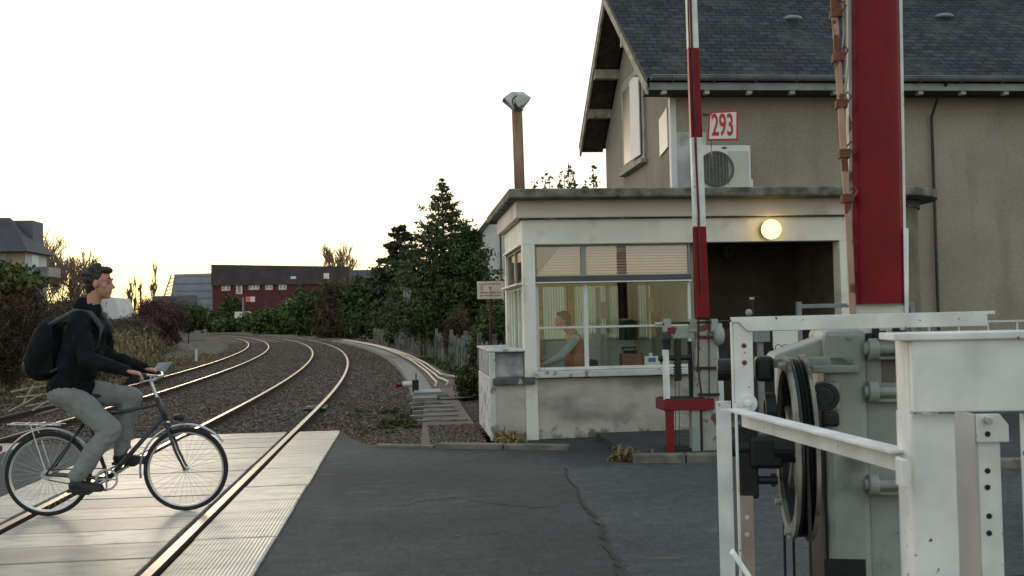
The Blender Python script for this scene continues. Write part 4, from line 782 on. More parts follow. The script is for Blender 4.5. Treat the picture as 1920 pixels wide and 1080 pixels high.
pts = [(1558, -180), (1563, 0), (1571, 110), (1577, 200), (1582, 285), (1588, 370), (1592, 430), (1596, 520), (1599, 592)]
hr = MB(NM).path([(av(x, y, VB-.06)) for x, y in pts], .0165, 10).build('skirt_rod', RUSTW, nb)
for x, y in ((1567, 25), (1571, 108), (1577, 195), (1583, 288), (1588, 372)):
    p = av(x, y, VB-.06); MB(NM).box((p.x-.024, p.y-.024, p.z-.02), (p.x+.028, p.y+.05, p.z+.02)).path([(p.x+.02, p.y-.02, p.z-.01), (p.x+.05, p.y, p.z+.035), (p.x+.035, p.y+.01, p.z+.06), (p.x+.01, p.y, p.z+.03)], .005, 6).build('clamp', RUST, hr, .004)
for k, pts in enumerate(([(1576, -180), (1580, 0), (1582, 60), (1579, 95), (1572, 110)], [(1582, -180), (1586, 0), (1587, 80), (1584, 190), (1579, 195)], [(1588, -180), (1591, 0), (1591, 120), (1585, 178), (1589, 188)])):
    MB(NM).path([av(x, y, VB-.03) for x, y in pts], .004, 6).build('skirt_wire', PIPE, hr)
p = [av(x, y, VB-.02) for x, y in [(1592, 430), (1593, 470), (1595, 520), (1596, 580)]]
for q in p: MB(NM).box((q.x-.008, q.y, q.z-.03), (q.x+.006, q.y+.01, q.z+.03)).build('skirt_link', RUST, hr)
# white guard frame in front of the machine
gf = thing('guard_frame', 'white angle iron guard frame around the near barrier machine', 'frame', (1.6, 4.4, 0))
VF = -.20
def fx_(name, x0, y0, x1, y1, v, dv, mat=WHITE, bev=.004, parent=None):
    a = av(x0, y0, v); c = av(x1, y1, v); return MB(NM).box((a.x, v, a.z), (c.x, v+dv, c.z)).build(name, mat, parent or gf, bev)
a0, a1, a2, a3, a4, a5 = av(1371, 595, VF), av(1866, 583, VF), av(1866, 589, VF), av(1852, 611, VF), av(1402, 621, VF), av(1385, 604, VF)
MB(NM).prism([(q.x, VF, q.z) for q in (a0, Vector((a0.x, 0, a5.z)), a5, a4, a3, Vector((a3.x, 0, a2.z)), a2, a1)][::-1], (0, .009, 0)).build('top_rail', WHITE, gf, .002)
MB(NM).prism([(a0.x, VF+.009, a0.z), (a1.x, VF+.009, a1.z), (a1.x, VF+.009, a1.z-.009), (a0.x, VF+.009, a0.z-.009)], (0, .06, 0)).build('top_rail_flange', WHITE, gf)
up = fx_('upper_post', 1374, 604, 1415, 770, VF+.012, .012)
c0 = av(1374, 604, VF); c1 = av(1374, 770, VF); MB(NM).box((c0.x-.008, VF+.012, c1.z), (c0.x, VF+.08, c0.z)).build('post_flange', WHITE, up, .002)
for x, y in ((1395, 648), (1396, 680)): p = av(x, y, VF+.012); MB(NM).ball((p.x, VF+.012, p.z), (.012, .006, .012), 12, 8).build('rivet', RUSTW, up, smooth=True)
p = av(1402, 757, VF); MB(NM).tube((p.x, VF-.012, p.z), (p.x, VF+.02, p.z), .045, n=24).tube((p.x, VF-.03, p.z), (p.x, VF-.01, p.z), .02, n=6).build('corner_bolt', WHITE, up, .008)
lo = fx_('lower_post', 1342, 752, 1381, 1150, -.34, .01)
c0 = av(1381, 760, -.34); c1 = av(1381, 1150, -.34); MB(NM).box((c0.x-.004, -.33, c1.z), (c0.x+.004, -.26, c0.z)).build('post_flange', WHITE, lo)
st = fx_('slotted_strip', 1384, 930, 1419, 1150, -.05, .012, plain('brownish_painted_strip', (.33, .27, .23), .7, .2, 5, stain=(.42, .42, .40), stain_scale=4))
for y in (970, 1002): p = av(1401, y, -.052); MB(NM).tube((p.x, -.0535, p.z), (p.x, -.051, p.z), .011, n=14).build('hole', PLASTW, st)
# sloping-looking level angle brace from the rear post to the gate post
Lp = at(1362, 768, 4.26); Rp = at(1668, 864, 2.86); Rp.z = Lp.z
d = (Rp-Lp).normalized(); nrm = Vector((-d.y, d.x, 0)); nrm = nrm if nrm.x > 0 or nrm.y > 0 else -nrm
BR = MB(); w_ = .075
def bpt(t_, off_, dz): q = Lp.lerp(Rp, t_); return q+nrm*off_+Vector((0, 0, dz))
n_ = 14; V = []
for i in range(n_+1):
    t_ = i/n_; j = random.uniform(-.002, .003); V += [bpt(t_, -.0+j, 0), bpt(t_, w_, 0), bpt(t_, w_, -.075), bpt(t_, w_-.008, -.075), bpt(t_, w_-.008, -.008), bpt(t_, 0+j, -.008)]
BR.add(V, [(6*i+k, 6*i+(k+1) % 6, 6*i+6+(k+1) % 6, 6*i+6+k) for i in range(n_) for k in range(6)]+[(5, 4, 3, 2, 1, 0), tuple(6*n_+k for k in range(6))])
br = BR.build('brace', WHITE, gf); 
MB().prism([Lp+Vector((-.03, 0, -.004)), Lp+nrm*.09+Vector((-.03, .0, -.004)), Lp+nrm*.09+Vector((.02, .02, -.004)), Lp+Vector((.02, -.02, -.004))], (0, 0, .008)).build('brace_end', WHITE, br)
# bottom short strut
q0 = at(1372, 1040, 4.2); q1 = at(1420, 1110, 4.0); MB().prism([q0, q1, q1+Vector((.02, .0, .0)), q0+Vector((.012, 0, .02))], (0, .03, 0)).build('foot_strut', WHITE, gf)
# ------------------------------------------------------------------ white gate at the right edge
GC = at(1709, 800, 2.78); GM = frame_at((GC.x, GC.y, 0), 10); GI = GM.inverted()
ga = thing('wicket_gate', 'white steel gate at the right edge with a broad plank rail and thick post', 'gate', (GC.x+.3, GC.y, 0))
def gp(px, py, v): return av(px, py, v, GI)
def gx(name, x0, y0, x1, y1, v, dv, mat=WHITE, bev=.004, parent=None):
    a = gp(x0, y0, v); c = gp(x1, y1, v); return MB(GM).box((a.x, v, a.z), (c.x, v+dv, c.z)).build(name, mat, parent or ga, bev)
RGT = gp(2150, 700, -.03).x
a = gp(1709, 640, 0); c = gp(1790, 775, 0)
pst = MB(GM).box((0, 0, -.02), (c.x, .012, c.z-.002)).box((c.x/2-.005, .012, -.02), (c.x/2+.005, .13, c.z-.002)).box((0, .13, -.02), (c.x, .142, c.z-.002)).box((0, .012, -.02), (.01, .13, a.z)).build('post', WHITE, ga, .003)
a = gp(1709, 628, -.035); c = gp(1709, 774, -.035)
MB(GM).box((a.x, -.035, c.z), (RGT, -.001, a.z-.006)).build('plank_rail', rusty('plank_white_paint', (.76, .77, .745), at_=.74, scale=8), ga, .004)
lp_ = gp(1676, 625, -.05); MB(GM).box((lp_.x, -.05, lp_.z-.022), (RGT, .10, lp_.z)).build('rail_cap', WHITE, ga, .004)
gx('plate', 1692, 862, 1704, 916, -.06, .07)
a = gp(1914, 776, .0); MB(GM).box((a.x, 0, -.02), (a.x+.1, .012, a.z)).build('post', WHITE, ga, .003)
# second slotted post behind
GC2 = at(1832, 800, 3.35); SM = frame_at((GC2.x, GC2.y, 0), 8); SI = SM.inverted(); sp_ = thing('slotted_post', 'white steel post with a row of bolt holes behind the gate at the right', 'post', (GC2.x, GC2.y, 0))
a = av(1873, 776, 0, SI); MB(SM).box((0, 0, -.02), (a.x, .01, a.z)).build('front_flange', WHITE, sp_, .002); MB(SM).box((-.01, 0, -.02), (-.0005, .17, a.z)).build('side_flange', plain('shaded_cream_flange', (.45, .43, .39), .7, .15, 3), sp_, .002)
a = av(1833, 777, -.02, SI); c = av(1894, 829, -.02, SI); pl_ = MB(SM).prism([(a.x, -.014, c.z), (c.x, -.014, c.z), (c.x, -.014, (a.z*.6+c.z*.4)), (c.x-.03, -.014, a.z), (a.x, -.014, a.z)], (0, .012, 0)).build('bracket_plate', WHITE, sp_, .002)
p = av(1852, 788, -.02, SI); MB(SM).tube((p.x, -.034, p.z), (p.x, -.012, p.z), .014, n=6).build('bolt', ALU, pl_, .002)
HOLE = plain('hole_dark', (.02, .018, .018), .9, .1, 2)
for k, y in enumerate((814, 883, 914, 968, 1000)):
    v_ = -.0155 if k == 0 else -.0015; p = av(1852+(k > 2)*3, y, v_, SI); MB(SM).tube((p.x, v_, p.z), (p.x, v_+.004, p.z), .010, n=16).build('hole', HOLE, pl_ if k == 0 else sp_)
q = at(1815, 1040, 3.6); tag(MB().prism([(q.x-.01, 3.6, q.z-.1), (q.x+.02, 3.6, q.z-.1), (q.x+.02, 3.6, q.z+.06), (q.x+.008, 3.6, q.z+.08)], (0, .01, 0)).build('reflector_strip', REDP), 'small red strip low behind the slotted white post', 'reflector')
# ------------------------------------------------------------------ far barrier
YB = 10.9
fb = thing('crossing_barrier', 'far crossing barrier in front of the booth with a slim striped red and white boom', 'barrier', (3.25, YB, 0))
def fq(x, y, Y=YB): return at(x, y, Y)
def fpx(name, x0, y0, x1, y1, Y, dy, mat, bev=.004, parent=None):
    a = fq(x0, y0, Y); c = fq(x1, y1, Y); return bx(name, (a.x, Y, a.z), (c.x, Y+dy, c.z), mat, parent or fb, bev)
def fseg(name, x00, x01, y0, x10, x11, y1, Y, dy, mat, parent=None, bev=.003):
    A, B_, C_, D = fq(x00, y0, Y), fq(x01, y0, Y), fq(x11, y1, Y), fq(x10, y1, Y); return MB().prism([D, C_, B_, A], (0, dy, 0)).build(name, mat, parent or fb, bev)
col_ = fseg('column', 1306, 1344, 600, 1304, 1346, 770, YB, .2, PIPEW); fseg('column_base', 1312, 1348, 770.5, 1312, 1350, 862, YB-.02, .26, PIPEW)
fseg('column_leg', 1297, 1312, 768, 1299, 1314, 858, YB-.05, .12, GREYM); fseg('leg_edge', 1312.5, 1317, 768, 1314.5, 1319, 858, YB-.05, .06, BLACKM)
fseg('side_channel', 1342, 1354, 606, 1348, 1358, 760, YB+.06, .1, WHITEP)
def bx_x(y): return 1288+(1307-1288)*y/595., 1307+(1331-1307)*y/595.
bo = None
for y0, y1, mt in ((-420, -230, REDF), (-230, -75, REDF), (-75, 90, WHITE), (90, 257, REDF), (257, 425, WHITE), (425, 596, REDF)):
    (l0, r0), (l1, r1) = bx_x(y0), bx_x(y1); o = fseg('boom' if bo is None else ('red_band' if mt == REDF else 'white_band'), l0, r0, y0+.3, l1, r1, y1-.3, YB-.02, .07, mt, bo or fb); bo = bo or o
RSTR = plain('dark_red_strap', (.10, .012, .014), .7, .4, 9)
pts = [bx_x(y) for y in range(-400, 600, 50)]; MB().path([fq((l*.62+r*.38)-(4 if y < 90 else 0)*0, y, YB-.035)+Vector((random.uniform(-.006, .006), 0, 0)) for (l, r), y in zip(pts, range(-400, 600, 50))], .012, 6).build('strap', RSTR, bo)
MB().path([fq(l*.9+r*.1, y, YB-.035)+Vector((random.uniform(-.004, .004), 0, 0)) for (l, r), y in zip(pts[:11], range(-400, 150, 50))], .007, 6).build('strap', RSTR, bo)
# fittings round its pivot
MB().path([fq(1246, 606), fq(1300, 605), fq(1375, 602)], .014, 8).build('pivot_rod', BLACKM, fb)
MB().tube(fq(1228, 608), fq(1252, 606), .02).build('rod_end', PIPEW, fb)
for x in (1252, 1300, 1340): fseg('lug', x-5, x+6, 598, x-7, x+8, 622, YB-.04, .08, GREYM)
fseg('gear_arm', 1270, 1300, 612, 1262, 1302, 634, YB-.03, .1, plain('green_grey_paint', (.24, .28, .25), .6, .25, 5)); fseg('red_clip', 1252, 1268, 614, 1254, 1266, 626, YB-.05, .05, REDP)
q = fq(1347, 628); MB().ball(q, (.07, .09, .12), 16, 10).build('pivot_bowl', GREYM, fb, smooth=True); fseg('bowl_strut', 1346, 1372, 618, 1350, 1362, 690, YB+.05, .05, BLACKM)
q = fq(1249, 636); MB().tube(q+Vector((0, 0, .05)), q+Vector((0, 0, -.0)), .05, .07, 14).tube(q, q+Vector((0, 0, -.12)), .05, .04, 14).build('crank_head', BLACKM, fb)
q = fq(1270, 636); q2 = fq(1271, 714); b = MB().tube(q, q2, .038, n=12)
for k in range(5): z = q2.z+.03+k*.03; b.torus((q2.x, q2.y, z), (0, 0, 1), .042, .008, 16, 6)
b.build('damper', BLACKM, fb); b = MB().tube(fq(1240, 672), fq(1292, 670), .028, n=12).ball(fq(1240, 672), .04, 10, 8).ball(fq(1290, 670), .035, 10, 8); b.build('damper_arm', BLACKM, fb)
fseg('link_rod', 1243, 1254, 656, 1246, 1257, 750, YB-.05, .05, WHITE); fseg('side_bar', 1290, 1297, 640, 1294, 1300, 748, YB+.1, .04, BLACKM)
for k, x in enumerate((1266, 1273)): MB().path([fq(x, 714), fq(x+1, 850)], .004, 5).build('wire', ROPE, fb)
for y in (632, 690, 740): fseg('pipe_clip', 1310, 1350, y-2.5, 1310, 1350, y+2.5, YB-.03, .03, RUSTD)
MB().path([fq(1310, 600, YB-.04), fq(1309, 690, YB-.04), fq(1316, 745, YB-.04)], .010, 8).build('rust_pipe', RUSTD, fb); MB().path([fq(1329, 610, YB-.03), fq(1330, 745, YB-.03)], .007, 8).build('rust_pipe', RUSTD, fb)
stn = thing('red_stand', 'red steel stand supporting the far barrier fittings', 'stand', (2.95, YB, 0))
a = fq(1245, 750, YB-.08); c = fq(1340, 768, YB-.08)
bx('top_plate', (a.x, YB-.08, c.z), (c.x, YB+.3, a.z), REDP, stn, .004); bx('grate', (a.x+.02, YB-.06, a.z), (c.x-.1, YB+.28, a.z+.012), BLACKM, stn)
for y in (YB-.08, YB+.22): fseg('leg', 1249, 1264, 768, 1251, 1265, 857, y, .05, REDP, stn)
bx('foot_tray', (a.x+.08, YB-.02, 0.0), (c.x-.2, YB+.3, .09), BLACKM, stn, .004)
# number sign
sgn = thing('number_sign', 'white enamel sign with red border reading 293 on an arm beside the striped boom', 'sign', (3.85, YB-.06, 4.2))
YS = YB-.07
c00, c10, c11, c01 = fq(1326, 264, YS), fq(1384, 263, YS), fq(1384, 206, YS), fq(1330, 209, YS)
MB().prism([c00, c10, c11, c01+Vector((.02, 0, 0)), c01+Vector((-.01, 0, -.04))], (0, .008, 0)).build('plate', SIGNR, sgn, .002)
c00, c10, c11, c01 = fq(1329.5, 260.5, YS-.002), fq(1380.5, 259.5, YS-.002), fq(1380.5, 210, YS-.002), fq(1333, 212.5, YS-.002)
MB().prism([c00, c10, c11, c01+Vector((.02, 0, 0)), c01+Vector((-.008, 0, -.035))], (0, .002, 0)).build('face', SIGNW, sgn)
ctr = fq(1355, 236, YS-.004); lettering('numerals', '293', .34, ctr, (1, 0, .01), (.0, 0, 1), SIGNR, sgn, .50, .001, .006)
MB().path([fq(1318, 215, YB-.04), fq(1345, 214, YB-.05)], .016, 8).build('arm', RUST, sgn); MB().path([fq(1333, 262, YS), fq(1334, 290, YS), fq(1337, 306, YS)], [.008, .006, .008], 6).build('dangling_wire', RUSTW, sgn)
# ------------------------------------------------------------------ railing and small things behind the machine
ra = thing('handrail', 'grey metal handrail by the porch behind the near barrier machine', 'handrail', (at(1497, 600, 11.8).x, 11.8, 0))
q = at(1497, 566, 11.8); MB().box((q.x-.03, 11.77, .1), (q.x+.03, 11.83, q.z)).build('post', ZINC, ra, .004); q2 = at(1640, 574, 11.8); MB().box((q.x+.03, 11.78, q.z-.08), (q2.x+.5, 11.82, q.z-.03)).build('rail', ZINC, ra, .004); MB().box((q2.x+.44, 11.77, .1), (q2.x+.5, 11.83, q.z-.08)).build('post', ZINC, ra, .004)
q = at(1411, 580, 12.2); MB_ = thing('tap_stand', 'thin dark standpipe with a pale valve in front of the dark porch', 'standpipe', (q.x, 12.2, .1))
MB().tube((q.x, 12.2, .1), (q.x, 12.2, at(1411, 556, 12.2).z), .014).build('pipe', BLACKM, MB_); p = at(1410, 560, 12.2); MB().tube(p-Vector((.03, 0, 0)), p+Vector((.03, 0, 0)), .02).ball(at(1404, 586, 12.2), .045, 10, 8).build('valve', PIPEW, MB_)
gx0 = at(1416, 642, 9.6); gx1 = at(1444, 614, 9.6); cb_ = thing('control_box', 'grey control cabinet on a post behind the white guard frame', 'cabinet', (gx0.x+.07, 9.7, .08)); bx('casing', (gx0.x, 9.6, gx0.z), (gx1.x, 9.75, gx1.z), ZINC, cb_, .006); bx('post', (gx0.x+.05, 9.65, .08), (gx0.x+.1, 9.7, gx0.z), ZINC, cb_)
fn = thing('garden_gate', 'white garden gate with a scalloped wire top seen under the white rail', 'gate', (at(1475, 650, 10.4).x, 10.4, .08))
a = at(1452, 640, 10.4); c = at(1500, 700, 10.4); bx('panel', (a.x, 10.4, .1), (c.x, 10.43, at(1475, 652, 10.4).z), WHITEP, fn, .004); bx('panel_top', (a.x, 10.43, at(1475, 652, 10.4).z), (c.x, 10.45, at(1475, 620, 10.4).z), PLASTW, fn)
b = MB()
for k in range(4): p = at(1460+k*12, 652, 10.39); b.torus(p, (0, 1, 0), .035, .004, 16, 5)
b.build('scallop_wire', BLACKM, fn)
wf_ = thing('low_railing', 'low pale railing against the house wall at the far right', 'railing', (9.7, 15.5, .07))
p0 = at(1850, 601, 15.5); b = MB().box((p0.x-1.5, 15.48, p0.z-.03), (p0.x+2.5, 15.52, p0.z)); b.build('rail', PLASTW, wf_)
for k in range(8): bx('baluster', (p0.x-1.5+k*.5, 15.49, .07), (p0.x-1.47+k*.5, 15.51, p0.z-.03), PLASTW, wf_)
q = at(1800, 577, 13.5); tag(MB().prism([(q.x-.25, 13.5, q.z-.02), (q.x+.28, 13.5, q.z), (q.x+.1, 13.5, q.z+.05), (q.x-.2, 13.5, q.z+.05)], (0, .4, 0)).build('meter_box', plain('dark_lid', (.04, .04, .035), .8, .3, 4), None, .01), 'dark lidded box by the house wall behind the white top rail', 'box') if False else None
# ------------------------------------------------------------------ bicycle
YC = 8.73; V3 = Vector
bk = thing('bicycle', 'trekking bicycle with silver mudguards being ridden over the crossing slabs', 'bicycle', (-2.4, YC, .012))
gz0 = .012
FH = V3((-1.845, YC, .345+gz0)); RH = V3((-2.945, YC, .345+gz0)); BBk = V3((-2.47, YC, .30))
def wheel(c):
    t = MB().torus(c, (0, 1, 0), .326, .019, 64, 10).build('wheel', TYRE, bk, smooth=True)
    MB().ring(c, (0, 1, 0), [(.309, -.011), (.309, .011), (.294, .007), (.294, -.007)], 64).build('rim', ALU, t)
    b = MB()
    for k in range(32): a = 2*math.pi*k/32; a2 = a+(.35 if k % 2 else -.35); s_ = .03*(1 if k % 4 < 2 else -1); b.tube(c+V3((.02*math.cos(a2), s_, .02*math.sin(a2))), c+V3((.297*math.cos(a), 0, .297*math.sin(a))), .0012, n=4)
    b.build('spokes', ALU, t); MB().tube(c-V3((0, .045, 0)), c+V3((0, .045, 0)), .019, n=14).build('hub', ALU, t)
wheel(FH); wheel(RH)
HT = V3((-2.075, YC, .96)); HBm = V3((-2.005, YC, .765)); SC = V3((-2.635, YC, .80)); ST = V3((-2.70, YC, .955))
b = MB().tube(SC, V3((-2.06, YC, .90)), .016).tube(BBk, V3((-2.02, YC, .80)), .019).tube(BBk, SC+V3((-.01, 0, .03)), .016).tube(HT, HBm, .021)
for s_ in (-1, 1): b.tube(BBk+V3((-.03, .03*s_, 0)), RH+V3((0, .06*s_, 0)), .010).tube(SC+V3((-.01, .02*s_, -.02)), RH+V3((0, .06*s_, 0)), .008)
fr_ = b.tube(BBk-V3((0, .04, 0)), BBk+V3((0, .04, 0)), .022).build('frame', FRAMEP, bk, smooth=True)
b = MB(); CR = HBm+V3((.012, 0, -.03)); b.tube(CR-V3((0, .055, 0)), CR+V3((0, .055, 0)), .018)
for s_ in (-1, 1): b.path([CR+V3((0, .052*s_, 0)), CR.lerp(FH, .6)+V3((-.012, .055*s_, 0)), FH+V3((0, .055*s_, 0))], [.015, .012, .009], 8)
b.build('fork', FRAMEP, bk, smooth=True)
MB().tube(SC, ST, .0135).build('seat_post', ALU, bk)
b = MB(); b.ball(ST+V3((-.05, 0, .03)), (.11, .075, .032), 18, 10); b.ball(ST+V3((.08, 0, .03)), (.11, .026, .024), 14, 8); remesh(b.build('saddle', PLASTB, bk), .01)
GRIP = .27; BAR = HT+V3((.03, 0, .175))
MB().tube(HT, HT+V3((-.05, 0, .14)), .014).tube(HT+V3((-.05, 0, .13)), BAR, .014).build('stem', ALU, bk)
hb_ = MB().path([BAR+V3((-.14, -GRIP, .02)), BAR+V3((-.04, -GRIP+.05, .02)), BAR+V3((0, -.08, 0)), BAR+V3((0, .08, 0)), BAR+V3((-.04, GRIP-.05, .02)), BAR+V3((-.14, GRIP, .02))], .0115, 10).build('handlebar', ALU, bk, smooth=True)
for s_ in (-1, 1):
    MB().tube(BAR+V3((-.155, GRIP*s_, .02)), BAR+V3((-.055, (GRIP-.04)*s_, .02)), .017, n=12).build('grip', PLASTB, hb_); MB().path([BAR+V3((-.03, (GRIP-.06)*s_, .01)), BAR+V3((-.02, (GRIP-.04)*s_, -.02)), BAR+V3((-.10, GRIP*s_, -.03))], .006, 6).build('brake_lever', ALU, hb_)
def guard(c, a0, a1):
    return MB().ring(c, (0, -1, 0), [(.372, -.024), (.380, 0), (.372, .024), (.369, .024), (.377, 0), (.369, -.024)], 30, a0, a1).build('mudguard', MUDG, bk, smooth=False)
tstF = MB(); d_, u_, w_2 = tstF.frame((0, 0, 0), (0, -1, 0))
ang = lambda deg: math.atan2(V3((math.cos(R(deg)), 0, math.sin(R(deg)))).dot(w_2), V3((math.cos(R(deg)), 0, math.sin(R(deg)))).dot(u_))
def guard2(c, d0, d1):
    pts = []; b = MB()
    V = []; prof = [(.372, -.026), (.381, 0), (.372, .026), (.368, .026), (.377, 0), (.368, -.026)]; N = 26
    for i in range(N+1):
        a = R(d0+(d1-d0)*i/N)
        for r_, h_ in prof: V.append(c+V3((r_*math.cos(a), h_, r_*math.sin(a))))
    b.add(V, [(6*i+k, 6*i+(k+1) % 6, 6*i+6+(k+1) % 6, 6*i+6+k) for i in range(N) for k in range(6)]+[tuple(range(6)), tuple(range(6*N, 6*N+6))[::-1]]); return b.build('mudguard', MUDG, bk)
guard2(FH, 35, 190); guard2(RH, 10, 165)
b = MB()
for s_ in (-1, 1): b.tube(RH+V3((.12, .06*s_, .40)), RH+V3((-.30, .06*s_, .42)), .006, n=6).tube(RH+V3((-.12, .06*s_, .41)), RH+V3((0, .065*s_, .02)), .005, n=6)
for k in range(4): x = -.28+k*.12; b.tube(RH+V3((x, -.06, .42)), RH+V3((x, .06, .42)), .005, n=6)
b.build('luggage_rack', ALU, bk)
hl = FH+V3((-.09, 0, .43)); MB().tube(hl, hl+V3((.075, 0, 0)), .022, .038, 16).build('headlight', PLASTB, bk, smooth=True); MB().tube(RH+V3((-.37, 0, .22)), RH+V3((-.385, 0, .22)), .026, n=14).build('rear_light', REDP, bk)
pa = R(32); PE1 = BBk+V3((.17*math.cos(pa), 0, .17*math.sin(pa))); PE2 = BBk-V3((.17*math.cos(pa), 0, .17*math.sin(pa)))
cr = MB().ring(BBk+V3((0, -.052, 0)), (0, 1, 0), [(.092, -.003), (.092, .003), (.074, .003), (.074, -.003)], 40).tube(BBk+V3((-.08, -.052, 0)), BBk+V3((.08, -.052, 0)), .008, n=6).tube(BBk+V3((0, -.052, -.08)), BBk+V3((0, -.052, .08)), .008, n=6).build('chainring', ALU, bk)
MB().tube(BBk+V3((0, -.075, 0)), PE2+V3((0, -.085, 0)), .013, .010).build('crank', ALU, cr); MB().tube(BBk+V3((0, .075, 0)), PE1+V3((0, .085, 0)), .013, .010).build('crank', ALU, cr)
for q, y0, y1 in ((PE2, -.09, -.18), (PE1, .09, .18)): MB().box((q.x-.045, q.y+y0, q.z-.011), (q.x+.045, q.y+y1, q.z+.011)).build('pedal', PLASTB, cr, .004)
b = MB(); yy2 = YC-.052; top0, top1, bot0, bot1 = V3((BBk.x, yy2, BBk.z+.093)), V3((RH.x, yy2, RH.z+.04)), V3((BBk.x, yy2, BBk.z-.093)), V3((RH.x, yy2, RH.z-.04))
b.tube(top0, top1, .005, n=5).tube(bot0, bot1, .005, n=5).build('chain', BLACKM, bk); MB().ring(V3((RH.x, yy2, RH.z)), (0, 1, 0), [(.042, -.01), (.042, .01), (.02, .01), (.02, -.01)], 20).build('sprocket', ALU, bk)
# ------------------------------------------------------------------ cyclist
cy = thing('person', 'cyclist in a black jacket and grey trousers riding across the railway tracks', 'person', (-2.6, YC, .012))
HIP = V3((-2.77, YC, 1.045)); CH = V3((-2.63, YC, 1.58)); HC = V3((-2.525, YC, 1.915))
SHn, SHf = CH+V3((.0, -.20, .03)), CH+V3((.0, .20, .03))
GN, GF = BAR+V3((-.11, -GRIP+.01, .028)), BAR+V3((-.11, GRIP-.01, .028))
ELn, ELf = V3((-2.545, YC-.30, 1.30)), V3((-2.545, YC+.30, 1.30)); WRn, WRf = GN+V3((-.085, 0, .03)), GF+V3((-.085, 0, .03))
HNn, HNf = HIP+V3((.0, -.09, -.02)), HIP+V3((.0, .09, -.02))
ANn = PE2+V3((-.055, -.12, .115)); ANf = PE1+V3((-.06, .12, .115))
def knee(h, a, t_=.475, s_=.465):
    d = a-h; L = d.length; x = (t_*t_-s_*s_+L*L)/(2*L); hgt = math.sqrt(max(.001, t_*t_-x*x)); e = d.normalized(); n_ = V3((0, 1, 0)).cross(e); n_ = n_ if n_.x > 0 else -n_
    return h+e*x+n_.normalized()*hgt
KNn, KNf = knee(HNn, ANn), knee(HNf, ANf)
b = MB(); headm(b, HC, (1, -.12, -.03), 1.06); b.cap(CH+V3((.03, 0, .09)), HC+V3((-.03, 0, -.06)), .062, .056)
b.ball(HIP, (.13, .17, .13)); b.ball(HIP.lerp(CH, .35), (.12, .155, .17)); b.ball(HIP.lerp(CH, .72), (.13, .185, .2)); b.cap(CH+V3((0, -.16, 0)), CH+V3((0, .16, 0)), .075)
for sh_, el_, wr_, g_ in ((SHn, ELn, WRn, GN), (SHf, ELf, WRf, GF)):
    b.cap(sh_, el_, .055, .042); b.cap(el_, wr_, .042, .029); hand(b, wr_, g_+V3((.05, 0, .0)), (0, 0, -1), .75, 1.0)
for h_, k_, a_ in ((HNn, KNn, ANn), (HNf, KNf, ANf)):
    b.cap(h_, k_, .088, .058); b.cap(k_, k_.lerp(a_, .35)+V3((-.02, 0, 0)), .056, .055); b.cap(k_.lerp(a_, .35)+V3((-.02, 0, 0)), a_, .055, .036); b.cap(a_+V3((-.02, 0, -.05)), a_+V3((.14, 0, -.075)), .036, .026)
cb2 = remesh(b.build('body', SKIN, cy), .0065)
b = MB(); b.ball(HIP+V3((.0, 0, .05)), (.165, .205, .14)); b.ball(HIP.lerp(CH, .35), (.165, .205, .19)); b.ball(HIP.lerp(CH, .65)+V3((.015, 0, 0)), (.17, .225, .22)); b.ball(CH-V3((0, 0, .05)), (.15, .215, .14)); b.cap(CH+V3((0, -.17, .01)), CH+V3((0, .17, .01)), .09)
b.cap(CH+V3((.015, 0, .03)), CH+V3((.035, 0, .13)), .095, .082); b.cap(CH+V3((-.04, 0, .08)), CH+V3((-.03, 0, .13)), .09, .085)
for sh_, el_, wr_ in ((SHn, ELn, WRn), (SHf, ELf, WRf)): b.cap(sh_, el_, .085, .068); b.cap(el_, wr_, .068, .046); b.ball(el_, (.075, .075, .075)); b.cap(sh_.lerp(el_, .45), sh_.lerp(el_, .6), .083)
b.ring(HIP+V3((.01, 0, -.0)), (0, 0, 1), [(.17, -.05), (.185, -.0), (.18, .05), (.12, .05), (.12, -.05)], 28)
folds(remesh(b.build('jacket', BLACKC, cb2), .010, 3), .055)
b = MB(); b.ball(HIP+V3((-.01, 0, -.03)), (.16, .19, .13))
for h_, k_, a_ in ((HNn, KNn, ANn), (HNf, KNf, ANf)):
    m_ = h_.lerp(k_, .5)+V3((0, 0, .0)); b.cap(h_, m_, .118, .105); b.cap(m_, k_, .105, .083); b.cap(k_, k_.lerp(a_, .5)+V3((-.025, 0, 0)), .083, .078); b.cap(k_.lerp(a_, .5)+V3((-.025, 0, 0)), a_+V3((-.008, 0, .02)), .078, .066); b.ball(a_+V3((0, 0, .035)), (.078, .066, .04))
folds(remesh(b.build('trousers', GREYC, cb2), .010, 3), .045)
for a_ in (ANn, ANf):
    b = MB(); b.cap(a_+V3((-.035, 0, -.05)), a_+V3((.08, 0, -.07)), .047, .043); b.cap(a_+V3((.08, 0, -.07)), a_+V3((.165, 0, -.078)), .043, .032); b.cap(a_+V3((-.01, 0, 0)), a_+V3((-.02, 0, -.05)), .045, .05); b.box(a_+V3((-.085, -.042, -.108)), a_+V3((.195, .042, -.085)))
    remesh(b.build('shoe', SHOE, cb2), .008, 2)
f = V3((1, -.12, -.0)).normalized(); l = V3((0, 0, 1)).cross(f); rt = Matrix((f, l, V3((0, 0, 1)))).transposed(); P = lambda x, y, z: HC+f*x+l*y+V3((0, 0, z))
b = MB(); b.ball(P(-.032, 0, .052), (.104, .092, .103), 18, 12, rt); b.ball(P(-.06, 0, -.02), (.062, .08, .085), 14, 10, rt); b.ball(P(.05, 0, .108), (.055, .068, .032), 12, 8, rt)
for k in range(26): a = random.uniform(0, 6.28); e = random.uniform(.2, 1.4); q = V3((math.cos(a)*math.cos(e)*.1-.03, math.sin(a)*math.cos(e)*.09, math.sin(e)*.105+.05)); b.ball(P(*q), random.uniform(.012, .022), 8, 6)
